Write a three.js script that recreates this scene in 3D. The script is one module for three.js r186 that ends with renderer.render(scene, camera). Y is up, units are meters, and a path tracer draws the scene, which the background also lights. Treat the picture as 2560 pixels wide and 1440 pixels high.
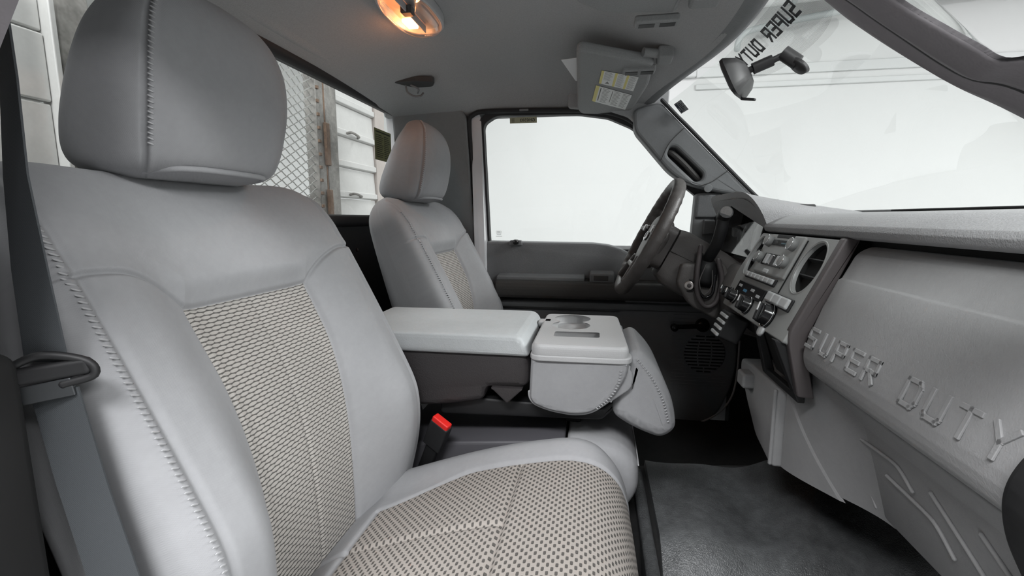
import * as THREE from 'three';
import { RoundedBoxGeometry } from 'three/addons/geometries/RoundedBoxGeometry.js';
import { mergeGeometries, mergeVertices, toCreasedNormals } from 'three/addons/utils/BufferGeometryUtils.js';
import { RectAreaLightUniformsLib } from 'three/addons/lights/RectAreaLightUniformsLib.js';

// ------------------------------------------------------------------ camera, light, exposure
// x = forward in the truck, y = up (0 = cab floor), z = towards the passenger door
const scene = new THREE.Scene();
scene.background = new THREE.Color(0.9, 0.92, 0.9);
const camera = new THREE.PerspectiveCamera(62.61, 16 / 9, 0.02, 60);
camera.position.set(0, 0.72, 1.0);
camera.rotation.order = 'YXZ';
camera.rotation.set(THREE.MathUtils.degToRad(-8.4), THREE.MathUtils.degToRad(10), 0);
scene.add(camera);
const renderer = new THREE.WebGLRenderer();
renderer.toneMapping = THREE.LinearToneMapping;
renderer.toneMappingExposure = 2.7;
renderer.shadowMap.enabled = true;
RectAreaLightUniformsLib.init();
const LAMP = 15;                                   // radiance of the bay's lamps
// lamps of the bay: [x, y, z, width, length, normal axis]
const BAY = { x0: -5.5, x1: 6.5, y0: -0.85, y1: 2.95, z0: -4.0, z1: 6.0 };
const LAMPS = [
  { p: [4.5, 2.88, 0.2], s: [1.05, 2.6] },
  { p: [-0.5, 2.88, 2.5], s: [0.75, 2.2] },
  { p: [-3.2, 2.88, 0.2], s: [0.5, 2.0] },
  { p: [3.0, 2.88, 2.8], s: [0.5, 2.0] },
  { p: [0.0, 2.88, -2.2], s: [0.25, 1.2] },  // unseen lamp, added to whiten the wall beyond the driver window
];

// ------------------------------------------------------------------ helpers
let seed = 7;
const rnd = () => { seed = (seed * 1664525 + 1013904223) % 4294967296; return seed / 4294967296; };
const V = (x, y, z) => new THREE.Vector3(x, y, z);
const clamp = (x, a, b) => Math.max(a, Math.min(b, x));
const sstep = (a, b, x) => { const t = clamp((x - a) / (b - a), 0, 1); return t * t * (3 - 2 * t); };
const lerp = (a, b, t) => a + (b - a) * t;
// piecewise linear / smooth table
function table(pts, x) {
  if (x <= pts[0][0]) return pts[0][1];
  for (let i = 1; i < pts.length; i++) if (x <= pts[i][0]) {
    const [a, p] = pts[i - 1], [b, q] = pts[i];
    return lerp(p, q, (x - a) / (b - a));
  }
  return pts[pts.length - 1][1];
}
function smoothTable(pts, x) {                     // Catmull-Rom through the points
  const n = pts.length;
  if (x <= pts[0][0]) return pts[0][1];
  if (x >= pts[n - 1][0]) return pts[n - 1][1];
  let i = 1; while (x > pts[i][0]) i++;
  const p1 = pts[i - 1], p2 = pts[i], p0 = pts[Math.max(0, i - 2)], p3 = pts[Math.min(n - 1, i + 1)];
  const h = p2[0] - p1[0], t = (x - p1[0]) / h;
  const m1 = (p2[1] - p0[1]) / Math.max(1e-6, p2[0] - p0[0]) * h, m2 = (p3[1] - p1[1]) / Math.max(1e-6, p3[0] - p1[0]) * h;
  const t2 = t * t, t3 = t2 * t;
  return (2 * t3 - 3 * t2 + 1) * p1[1] + (t3 - 2 * t2 + t) * m1 + (-2 * t3 + 3 * t2) * p2[1] + (t3 - t2) * m2;
}
const names = new Map();
function numbered(n) { const k = names.get(n) || 0; names.set(n, k + 1); return k ? n + '_' + String(k).padStart(3, '0') : n; }
const bases = new Map();
function thing(name, label, category, base = [0, 0, 0], group) {
  const o = new THREE.Group(); o.name = numbered(name); o.position.set(...base); scene.add(o);
  o.userData = { label, category }; if (group) o.userData.group = group;
  bases.set(o, base); return o;
}
function setting(name, label, base = [0, 0, 0]) {
  const o = new THREE.Group(); o.name = name; o.position.set(...base); scene.add(o);
  o.userData = { kind: 'structure', label, category: name.split('_')[0] };
  bases.set(o, base); return o;
}
function part(parent, name, geo, mat, label) {      // geometry given in scene coordinates
  const b = bases.get(parent) || [0, 0, 0];
  if (Array.isArray(geo)) geo = join(geo);
  geo.translate(-b[0], -b[1], -b[2]);
  const m = new THREE.Mesh(geo, mat); m.name = name; m.castShadow = m.receiveShadow = true;
  if (label) m.userData.label = label;
  bases.set(m, b); parent.add(m); return m;
}
function solo(name, geo, mat, label, category, group) {
  if (Array.isArray(geo)) geo = join(geo);
  geo.computeBoundingBox(); const bb = geo.boundingBox.clone(), c = bb.getCenter(V(0, 0, 0));
  geo.translate(-c.x, -bb.min.y, -c.z);
  const m = new THREE.Mesh(geo, mat); m.name = numbered(name); m.position.set(c.x, bb.min.y, c.z); m.castShadow = m.receiveShadow = true;
  m.userData = { label, category }; if (group) m.userData.group = group;
  scene.add(m); bases.set(m, [c.x, bb.min.y, c.z]); return m;
}
function struct(name, geo, mat, label) {
  const m = solo(name, geo, mat, label, name.split('_')[0]); m.userData.kind = 'structure'; return m;
}
function join(list) {
  list = list.map(g => { g = g.index ? g.toNonIndexed() : g; for (const k of Object.keys(g.attributes)) if (!['position', 'normal', 'uv'].includes(k)) g.deleteAttribute(k); if (!g.attributes.uv) boxUV(g); return g; });
  return mergeGeometries(list);
}
function boxUV(g) {                                 // uv in metres, from the dominant axis of each face
  const p = g.attributes.position, n = g.attributes.normal, uv = new Float32Array(p.count * 2), step = g.index ? 1 : 3;
  for (let i = 0; i < p.count; i += step) {
    let ax = 0, ay = 0, az = 0;
    for (let k = 0; k < step; k++) { ax += n.getX(i + k); ay += n.getY(i + k); az += n.getZ(i + k); }
    ax = Math.abs(ax); ay = Math.abs(ay); az = Math.abs(az);
    for (let k = i; k < i + step; k++) {
      const x = p.getX(k), y = p.getY(k), z = p.getZ(k);
      const [a, b] = ax >= ay && ax >= az ? [z, y] : ay >= az ? [x, z] : [x, y];
      uv[2 * k] = a; uv[2 * k + 1] = b;
    }
  }
  g.setAttribute('uv', new THREE.BufferAttribute(uv, 2)); return g;
}
function rbox(x0, x1, y0, y1, z0, z1, r = 0.006, seg = 3) {
  const w = x1 - x0, h = y1 - y0, d = z1 - z0;
  const g = new RoundedBoxGeometry(w, h, d, seg, Math.min(r, w / 2.01, h / 2.01, d / 2.01));
  g.translate((x0 + x1) / 2, (y0 + y1) / 2, (z0 + z1) / 2);
  return boxUV(g.index ? g.toNonIndexed() : g);
}
function roundShape(pts, r) {                       // polygon with rounded corners
  const s = new THREE.Shape(), n = pts.length;
  for (let i = 0; i < n; i++) {
    const p = pts[i], a = pts[(i + n - 1) % n], b = pts[(i + 1) % n];
    const rr = p[2] !== undefined ? p[2] : r;
    const da = Math.hypot(a[0] - p[0], a[1] - p[1]), db = Math.hypot(b[0] - p[0], b[1] - p[1]);
    const q = Math.min(rr, da * 0.48, db * 0.48);
    const s0 = [p[0] + (a[0] - p[0]) / da * q, p[1] + (a[1] - p[1]) / da * q], s1 = [p[0] + (b[0] - p[0]) / db * q, p[1] + (b[1] - p[1]) / db * q];
    if (i === 0) s.moveTo(...s0); else s.lineTo(...s0);
    if (q > 1e-5) s.quadraticCurveTo(p[0], p[1], ...s1);
  }
  s.closePath(); return s;
}
function extrude(shape, depth, bevel = 0.003, seg = 8) {
  const g = new THREE.ExtrudeGeometry(shape, { depth: Math.max(1e-4, depth - 2 * bevel), bevelEnabled: bevel > 0, bevelThickness: bevel, bevelSize: bevel, bevelOffset: -bevel, bevelSegments: bevel > 0.01 ? 6 : 3, curveSegments: seg });
  g.translate(0, 0, bevel);
  return bevel > 0.0025 ? toCreasedNormals(g, 0.6) : g;
}
const asShape = (pts, r) => Array.isArray(pts) ? roundShape(pts, r) : pts;
function prismZ(pts, z0, z1, r = 0.01, bevel = 0.003, seg) { const g = extrude(asShape(pts, r), z1 - z0, bevel, seg); g.translate(0, 0, z0); return boxUV(g); }
function prismX(pts, x0, x1, r = 0.01, bevel = 0.003, seg) {   // pts are [z, y]
  const g = extrude(asShape(pts.map(p => [-p[0], p[1], p[2]]), r), x1 - x0, bevel, seg); g.rotateY(Math.PI / 2); g.translate(x0, 0, 0); return boxUV(g);
}
function prismY(pts, y0, y1, r = 0.01, bevel = 0.003, seg) {   // pts are [x, z]
  const g = extrude(asShape(pts.map(p => [p[0], -p[1], p[2]]), r), y1 - y0, bevel, seg); g.rotateX(-Math.PI / 2); g.translate(0, y0, 0); return boxUV(g);
}
function tubeRaw(pts, r, seg = 48, rad = 10, closed = false, tension = 0.5) {
  const c = new THREE.CatmullRomCurve3(pts.map(p => V(...p)), closed, 'catmullrom', tension);
  const g = new THREE.TubeGeometry(c, seg, r, rad, closed);
  if (closed) return g;
  const caps = [0, 1].map(t => { const s = new THREE.SphereGeometry(r, rad, 6); const p = c.getPoint(t); s.translate(p.x, p.y, p.z); return s; });
  return join([g, ...caps]);
}
function cylRaw(a, b, r0, r1 = r0, seg = 24) {          // from a to b
  const d = V(...b).sub(V(...a)), L = d.length();
  const g = new THREE.CylinderGeometry(r1, r0, L, seg, 1); g.translate(0, L / 2, 0);
  g.applyQuaternion(new THREE.Quaternion().setFromUnitVectors(V(0, 1, 0), d.normalize())); g.translate(...a); return g;
}
function latheRaw(pts, a, dir, seg = 32) {              // pts [radius, height along dir]
  const g = new THREE.LatheGeometry(pts.map(p => new THREE.Vector2(p[0], p[1])), seg);
  g.applyQuaternion(new THREE.Quaternion().setFromUnitVectors(V(0, 1, 0), V(...dir).normalize())); g.translate(...a); return g;
}
const open = g => g.index ? g.toNonIndexed() : g;
const tube = (...a) => boxUV(open(tubeRaw(...a))), cyl = (...a) => boxUV(open(cylRaw(...a))), lathe = (...a) => boxUV(open(latheRaw(...a)));
function bar(a, b, w, h, up = [0, 1, 0], r = 0.002) { // box beam from a to b
  const A = V(...a), B = V(...b), d = B.clone().sub(A), L = d.length(); d.normalize();
  const u = V(...up), s = u.clone().cross(d).normalize(), t = d.clone().cross(s).normalize();
  const g = r > 0 ? new RoundedBoxGeometry(w, h, L, 2, Math.min(r, w / 2.1, h / 2.1)) : new THREE.BoxGeometry(w, h, L);
  g.applyMatrix4(new THREE.Matrix4().makeBasis(s, t, d)); const c = A.add(B).multiplyScalar(0.5); g.translate(c.x, c.y, c.z);
  return boxUV(g.index ? g.toNonIndexed() : g);
}
function surf(nu, nv, f, uvf) {                     // open surface f(u, v) -> [x, y, z]
  const P = [], U = [], I = [];
  for (let j = 0; j <= nv; j++) for (let i = 0; i <= nu; i++) { P.push(...f(i / nu, j / nv)); U.push(...(uvf ? uvf(i / nu, j / nv) : [i / nu, j / nv])); }
  for (let j = 0; j < nv; j++) for (let i = 0; i < nu; i++) { const a = j * (nu + 1) + i, b = a + 1, c = a + nu + 1, d = c + 1; I.push(a, b, d, a, d, c); }
  const g = new THREE.BufferGeometry(); g.setAttribute('position', new THREE.Float32BufferAttribute(P, 3)); g.setAttribute('uv', new THREE.Float32BufferAttribute(U, 2)); g.setIndex(I); g.computeVertexNormals(); return g;
}
function loft(rings, caps = true, crease = 0) {     // closed rings of points, equal counts
  const n = rings[0].length, P = [], I = [];
  rings.forEach(r => r.forEach(p => P.push(...p)));
  for (let j = 0; j < rings.length - 1; j++) for (let i = 0; i < n; i++) { const a = j * n + i, b = j * n + (i + 1) % n, c = a + n, d = b + n; I.push(a, b, d, a, d, c); }
  if (caps) for (const j of [0, rings.length - 1]) {
    const c = rings[j].reduce((s, p) => [s[0] + p[0] / n, s[1] + p[1] / n, s[2] + p[2] / n], [0, 0, 0]); const k = P.length / 3; P.push(...c);
    for (let i = 0; i < n; i++) { const a = j * n + i, b = j * n + (i + 1) % n; j ? I.push(a, b, k) : I.push(b, a, k); }
  }
  let g = new THREE.BufferGeometry(); g.setAttribute('position', new THREE.Float32BufferAttribute(P, 3)); g.setIndex(I);
  if (crease) { g = toCreasedNormals(g, crease); } else { g.computeVertexNormals(); g = g.toNonIndexed(); }
  return boxUV(g);
}
function basis(o, ex, ey, ez) { const m = new THREE.Matrix4().makeBasis(V(...ex), V(...ey), V(...ez)); m.setPosition(...o); return m; }
// block letters made of bars, in a unit cell
const STROKES = {
  S: [[[1, 1], [0, 1], [0, .52], [1, .48], [1, 0], [0, 0]]], U: [[[0, 1], [0, .12], [.12, 0], [.88, 0], [1, .12], [1, 1]]],
  P: [[[0, 0], [0, 1], [1, 1], [1, .46], [0, .46]]], E: [[[1, 1], [0, 1], [0, 0], [1, 0]], [[0, .5], [.9, .5]]],
  R: [[[0, 0], [0, 1], [1, 1], [1, .46], [0, .46]], [[.45, .46], [1, 0]]], D: [[[0, 0], [0, 1], [.8, 1], [1, .8], [1, .2], [.8, 0], [0, 0]]],
  T: [[[0, 1], [1, 1]], [[.5, 1], [.5, 0]]], Y: [[[0, 1], [.5, .5], [1, 1]], [[.5, .5], [.5, 0]]],
};
function letter(ch, w, h, t, depth) {
  const out = [];
  for (const line of STROKES[ch]) for (let i = 1; i < line.length; i++) {
    const a = [line[i - 1][0] * w, line[i - 1][1] * h], b = [line[i][0] * w, line[i][1] * h], L = Math.hypot(b[0] - a[0], b[1] - a[1]);
    const g = depth > 0.0012 ? new RoundedBoxGeometry(L + t, t, depth, 1, Math.min(0.0009, depth * 0.3)) : new THREE.BoxGeometry(L + t, t, depth);
    g.rotateZ(Math.atan2(b[1] - a[1], b[0] - a[0])); g.translate((a[0] + b[0]) / 2, (a[1] + b[1]) / 2, 0); out.push(g.index ? g.toNonIndexed() : g);
  }
  return boxUV(join(out));
}

// ------------------------------------------------------------------ procedural textures
function noiseTex(size, octaves, rep, contrast = 1, mid = 0.5, srgb = false) {
  const d = new Uint8Array(size * size * 4), acc = new Float32Array(size * size);
  for (const [cells, amp] of octaves) {
    const grid = new Float32Array(cells * cells); for (let i = 0; i < grid.length; i++) grid[i] = rnd();
    for (let y = 0; y < size; y++) for (let x = 0; x < size; x++) {
      const fx = x / size * cells, fy = y / size * cells, ix = Math.floor(fx), iy = Math.floor(fy);
      const tx = sstep(0, 1, fx - ix), ty = sstep(0, 1, fy - iy), g = (a, b) => grid[(b % cells) * cells + a % cells];
      acc[y * size + x] += amp * (lerp(lerp(g(ix, iy), g(ix + 1, iy), tx), lerp(g(ix, iy + 1), g(ix + 1, iy + 1), tx), ty) - 0.5);
    }
  }
  for (let i = 0; i < acc.length; i++) { const v = clamp((mid + acc[i] * contrast) * 255, 0, 255); d.set([v, v, v, 255], i * 4); }
  const t = new THREE.DataTexture(d, size, size); finish(t, rep, srgb); return t;
}
function finish(t, rep, srgb) {
  t.wrapS = t.wrapT = THREE.RepeatWrapping; t.magFilter = THREE.LinearFilter; t.minFilter = THREE.LinearMipmapLinearFilter; t.generateMipmaps = true;
  t.repeat.set(rep[0], rep[1]); if (srgb) t.colorSpace = THREE.SRGBColorSpace; t.needsUpdate = true; return t;
}
function pixelTex(w, h, f, rep, srgb) {
  const d = new Uint8Array(w * h * 4);
  for (let y = 0; y < h; y++) for (let x = 0; x < w; x++) { const c = f(x, y); d.set([clamp(c[0], 0, 255), clamp(c[1], 0, 255), clamp(c[2], 0, 255), c[3] === undefined ? 255 : c[3]], (y * w + x) * 4); }
  return finish(new THREE.DataTexture(d, w, h), rep, srgb);
}
function canvasTex(w, h, draw) {
  const c = document.createElement('canvas'); c.width = w; c.height = h; draw(c.getContext('2d'), w, h);
  const t = new THREE.CanvasTexture(c); t.colorSpace = THREE.SRGBColorSpace; return t;
}
const grainBump = noiseTex(256, [[128, 0.7], [64, 0.5], [32, 0.3]], [9, 9], 1);          // leather-like grain of moulded vinyl
const clothBump = pixelTex(128, 128, (x, y) => { const v = 128 + 55 * Math.sin(x / 128 * Math.PI * 64) * Math.sin(y / 128 * Math.PI * 64) + 40 * (rnd() - .5); return [v, v, v]; }, [16, 16]);
const mottle = noiseTex(256, [[4, 0.5], [16, 0.3], [64, 0.25], [128, 0.25]], [2.2, 2.2], 0.06, 0.95, true);
const mottleStrong = noiseTex(256, [[4, 0.6], [12, 0.4], [40, 0.35], [128, 0.3]], [2, 2], 0.35, 0.8, true);
const feltTex = noiseTex(256, [[64, 0.5], [128, 0.6]], [10, 10], 0.10, 0.92, true);
// woven seat insert: rows of pale pill-shaped ribs with dark dashes between, every other row shifted by half
function weave(cellU, cellV, dash, thick, base) {
  const W = 128, H = 128, nx = 4, ny = 8; const col = [], hgt = [];
  for (let y = 0; y < H; y++) for (let x = 0; x < W; x++) {
    const fy = y / H * ny, row = Math.floor(fy), fx = x / W * nx + (row % 2 ? 0.5 : 0);
    const u = fx - Math.floor(fx) - 0.5, v = fy - row - 0.5;
    const dk = thick < 0 ? sstep(0.80, 1.0, Math.pow(Math.pow(Math.abs(u) / dash, 2) + Math.pow(Math.abs(v) / -thick, 2), 0.5)) : 1 - sstep(0.75, 1.15, Math.pow(Math.pow(Math.abs(u) / dash, 4) + Math.pow(Math.abs(v) / thick, 4), 0.25));
    const th = 0.5 + 0.5 * Math.sin(x / W * Math.PI * 2 * 32) * 0.5;
    col.push([dk, th]); hgt.push(1 - 0.8 * dk - 0.15 * th);
  }
  const c = pixelTex(W, H, (x, y) => { const [dk, th] = col[y * W + x], n = 6 * (rnd() - .5); return base.map(v => lerp(v - 14 * th, v * 0.5, dk) + n); }, [1 / (cellU * nx), 1 / (cellV * ny)], true);
  const b = pixelTex(W, H, (x, y) => { const v = 255 * clamp(hgt[y * W + x], 0, 1); return [v, v, v]; }, [1 / (cellU * nx), 1 / (cellV * ny)]);
  return [c, b];
}
const [weaveCol, weaveBump] = weave(0.0125, 0.0058, 0.24, 0.30, [158, 152, 146]);
const [weaveColB, weaveBumpB] = weave(0.0145, 0.0052, 0.60, -0.50, [172, 168, 163]);

// ------------------------------------------------------------------ materials
function M(c, rough = 0.6, o = {}) {
  const m = o.physical ? new THREE.MeshPhysicalMaterial() : new THREE.MeshStandardMaterial();
  m.color.setRGB(...c); m.roughness = rough; m.metalness = o.metal || 0; m.side = THREE.DoubleSide;
  for (const k of ['map', 'bumpMap', 'bumpScale', 'transmission', 'thickness', 'ior', 'clearcoat', 'clearcoatRoughness', 'sheen', 'sheenRoughness', 'transparent', 'opacity', 'alphaMap', 'roughnessMap', 'alphaTest']) if (o[k] !== undefined) m[k] = o[k];
  if (o.emit) { m.emissive.setRGB(...o.emit); m.emissiveIntensity = o.power || 1; }
  return m;
}
const mCloth = M([0.34, 0.342, 0.352], 0.85, { map: mottle, bumpMap: clothBump, bumpScale: 0.0003 });
const mSeam = M([0.42, 0.42, 0.43], 0.8);
const mInsert = M([1, 1, 1], 0.9, { map: weaveCol, bumpMap: weaveBump, bumpScale: 0.0012 });
const mInsertBack = M([1, 1, 1], 0.9, { map: weaveColB, bumpMap: weaveBumpB, bumpScale: 0.0012 });
const mSidePlastic = M([0.02, 0.02, 0.021], 0.6, { bumpMap: grainBump, bumpScale: 0.0002 });
const mVinylLid = M([0.54, 0.56, 0.57], 0.55, { map: mottle, bumpMap: grainBump, bumpScale: 0.0002 });
const mTray = M([0.45, 0.45, 0.455], 0.5, { bumpMap: grainBump, bumpScale: 0.00015 });
const mBin = M([0.040, 0.036, 0.037], 0.42, { bumpMap: grainBump, bumpScale: 0.0003 });
const mDash = M([0.33, 0.33, 0.333], 0.6, { map: mottle, bumpMap: grainBump, bumpScale: 0.00018 });
const mDashPad = M([0.31, 0.31, 0.315], 0.6, { map: mottle, bumpMap: grainBump, bumpScale: 0.0005 });
const mBezel = M([0.29, 0.295, 0.29], 0.4, { bumpMap: grainBump, bumpScale: 0.0001 });
const mBezelSide = M([0.075, 0.065, 0.066], 0.5, { bumpMap: grainBump, bumpScale: 0.0001 });
const mBlack = M([0.012, 0.012, 0.013], 0.55);
const mBlackGloss = M([0.010, 0.010, 0.011], 0.18);
const mMirrorShell = M([0.03, 0.029, 0.03], 0.5);
const mCavity = M([0.006, 0.006, 0.006], 0.9);
const mRubber = M([0.016, 0.016, 0.017], 0.65);
const mButton = M([0.48, 0.49, 0.495], 0.35);
const mChrome = M([0.72, 0.72, 0.73], 0.18, { metal: 1 });
const mBrassKey = M([0.62, 0.58, 0.55], 0.3, { metal: 1 });
const mHeadliner = M([0.45, 0.455, 0.455], 0.95, { map: feltTex, bumpMap: clothBump, bumpScale: 0.0003 });
const mVisor = M([0.31, 0.315, 0.315], 0.85, { map: feltTex });
const mPillarFront = M([0.20, 0.207, 0.212], 0.6, { map: mottle, bumpMap: grainBump, bumpScale: 0.00012 });
const mPillar = M([0.22, 0.227, 0.232], 0.6, { map: mottle, bumpMap: grainBump, bumpScale: 0.0003 });
const mPillarNear = M([0.17, 0.158, 0.167], 0.6, { map: mottle, bumpMap: grainBump, bumpScale: 0.00015 });
const mDoorUpper = M([0.18, 0.185, 0.19], 0.6, { map: mottle, bumpMap: grainBump, bumpScale: 0.0003 });
const mDoorArm = M([0.048, 0.046, 0.044], 0.55, { bumpMap: grainBump, bumpScale: 0.0003 });
const mDoorLow = M([0.17, 0.172, 0.178], 0.6, { map: mottle, bumpMap: grainBump, bumpScale: 0.0003 });
const mPaint = M([0.72, 0.72, 0.74], 0.25, { physical: true, clearcoat: 1, clearcoatRoughness: 0.05 });
const mMat = M([0.12, 0.125, 0.128], 0.42, { map: mottleStrong, bumpMap: grainBump, bumpScale: 0.0008 });
const mCarpet = M([0.012, 0.012, 0.012], 0.95, { map: mottleStrong });
const mWheel = M([0.075, 0.068, 0.065], 0.42, { bumpMap: grainBump, bumpScale: 0.0003 });
const mColumn = M([0.10, 0.093, 0.09], 0.5, { bumpMap: grainBump, bumpScale: 0.0003 });
const mBelt = M([0.05, 0.055, 0.06], 0.75, { bumpMap: clothBump, bumpScale: 0.0004 });
const mRed = M([0.75, 0.02, 0.015], 0.4);
const mGlass = M([0.965, 0.985, 0.97], 0.0, { physical: true, transmission: 1, thickness: 0, ior: 1.5 });
const mLens = M([0.97, 0.97, 0.97], 0.05, { physical: true, transmission: 1, thickness: 0, ior: 1.45 });
const mWall = M([0.68, 0.685, 0.678], 0.8);
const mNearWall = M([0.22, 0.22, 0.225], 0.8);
const mFloorBay = M([0.38, 0.385, 0.38], 0.6, { map: mottle });
const mRib = M([0.63, 0.64, 0.635], 0.6);
const mPipe = M([0.42, 0.45, 0.45], 0.4);
const mSteel = M([0.40, 0.385, 0.36], 0.5, { metal: 0.3, map: mottleStrong });
const mRust = M([0.30, 0.20, 0.14], 0.75, { map: mottleStrong });
const mMesh = M([0.40, 0.40, 0.385], 0.5, { metal: 0.3 });
const mAlu = M([0.70, 0.695, 0.68], 0.45, { metal: 0.15, map: mottle });
const mPaper = M([0.80, 0.80, 0.80], 0.8);

// ------------------------------------------------------------------ the white bay around the truck
{
  const b = BAY, t = 0.12;
  struct('floor_bay', rbox(b.x0, b.x1, b.y0 - t, b.y0, b.z0, b.z1, 0.001), mFloorBay, 'pale concrete floor of the bay under the truck');
  struct('ceiling_bay', rbox(b.x0, b.x1, b.y1, b.y1 + t, b.z0, b.z1, 0.001), mWall, 'white ceiling of the bay above the truck');
  const far = setting('wall_far', 'white panelled bay wall seen through the side window and windshield', [0, b.y0, b.z0]);
  part(far, 'wall_panel', rbox(b.x0, b.x1, b.y0, b.y1, b.z0 - t, b.z0, 0.001), mWall);
  for (const [y, h] of [[1.93, 0.05], [2.04, 0.09], [0.25, 0.06]]) part(far, 'rib', rbox(0.9, b.x1, y, y + h, b.z0, b.z0 + 0.022, 0.01), mRib);
  part(far, 'rib', rbox(-2.5, 0.9, 2.04, 2.13, b.z0, b.z0 + 0.05, 0.02), mRib);
  struct('wall_front', rbox(b.x1, b.x1 + t, b.y0, b.y1, b.z0, b.z1, 0.001), mWall, 'white end wall of the bay ahead of the truck');
  struct('wall_back', rbox(b.x0 - t, b.x0, b.y0, b.y1, b.z0, b.z1, 0.001), mWall, 'white end wall of the bay behind the truck');
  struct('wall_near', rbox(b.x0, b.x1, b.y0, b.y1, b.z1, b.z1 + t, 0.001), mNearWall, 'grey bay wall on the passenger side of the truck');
  // pipe run along the top of the far wall with a down-turned end and a duct below the ceiling
  const pipe = thing('pipe_run', 'grey pipe with a bent end high on the white bay wall', 'pipe', [1.3, 2.3, b.z0 + 0.1]);
  part(pipe, 'pipe', tube([[1.22, 2.24, -3.86], [1.24, 2.34, -3.86], [1.36, 2.40, -3.86], [1.8, 2.47, -3.86], [2.6, 2.56, -3.86], [4.2, 2.66, -3.86]], 0.028, 60, 10), mPipe);
  for (const [x, y] of [[1.5, 2.42], [2.4, 2.54], [3.4, 2.61]]) part(pipe, 'bracket', rbox(x - .02, x + .02, y - .05, y + .05, -4.0, -3.87, .004), mPipe);
  const duct = thing('duct', 'long pale round duct under the bay ceiling beyond the windshield', 'duct', [3, 2.7, -3.7]);
  part(duct, 'duct_body', tube([[0.9, 2.60, -3.75], [2.0, 2.66, -3.75], [4, 2.74, -3.75], [6.4, 2.78, -3.75]], 0.09, 40, 20), mRib);
  for (const x of [1.6, 2.6]) part(duct, 'collar', cyl([x, table([[0.9, 2.60], [2, 2.66], [4, 2.74]], x), -3.75], [x + .04, table([[0.9, 2.60], [2, 2.66], [4, 2.74]], x + .04), -3.75], 0.097), mPipe);
}
LAMPS.forEach((l, i) => {
  const where = ['ahead of the hood of the truck', 'beside the open passenger door', 'behind the truck bed', 'ahead of the truck on the passenger side', 'beside the driver door, unseen and added to whiten the far wall'][i];
  const g = thing('ceiling_lamp', 'long white ceiling lamp ' + where, 'lamp', l.p, 'ceiling lamps of the bay');
  const [x, y, z] = l.p, [w, h] = l.s;
  part(g, 'housing', rbox(x - h / 2 - .03, x + h / 2 + .03, y, y + 0.06, z - w / 2 - .03, z + w / 2 + .03, .01), mRib);
  part(g, 'diffuser', rbox(x - h / 2, x + h / 2, y - 0.012, y - 0.002, z - w / 2, z + w / 2, .003), M([.8, .8, .8], .6, { emit: [1, 1, 0.98], power: 1.2 }));
  const L = new THREE.RectAreaLight(0xfcfdff, LAMP, h, w); L.position.set(0, -0.02, 0); g.add(L);
  L.lookAt(x, y - 2, z); L.castShadow = true;
});

// ------------------------------------------------------------------ cab shell
const TZ = 0.17;                                     // inward lean of the cab sides above the belt line
function lean(g, sign) { const p = g.attributes.position; for (let i = 0; i < p.count; i++) { const y = p.getY(i); if (y > 0.64) p.setZ(i, p.getZ(i) - sign * TZ * (y - 0.64)); } g.computeVertexNormals(); return g; }
const hump = (x, z) => {                             // transmission tunnel height
  const w = 0.14 + 0.18 * clamp(x - 0.12, 0, 0.5);
  const far = 1 - sstep(w, w + 0.13, -z), near = 1 - sstep(0.12, 0.30, z);
  return 0.105 * far * near + 0.10 * sstep(0.5, 0.75, x);
};
{
  const fl = setting('floor', 'black carpeted cab floor with the transmission tunnel', [0, -0.08, 0]);
  part(fl, 'floor_pan', rbox(-0.74, 0.80, -0.08, -0.02, -0.76, 0.78, .004), mBlack);
  part(fl, 'carpet', surf(80, 100, (u, v) => { const x = -0.70 + 1.48 * u, z = 0.74 - 1.46 * v; return [x, hump(x, z) + 0.001, z]; }, (u, v) => [1.48 * u, 1.46 * v]), mCarpet);
  part(fl, 'sill_plate', rbox(-0.42, 0.55, -0.03, 0.02, 0.70, 0.80, .008), mBlack);
}
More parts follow.
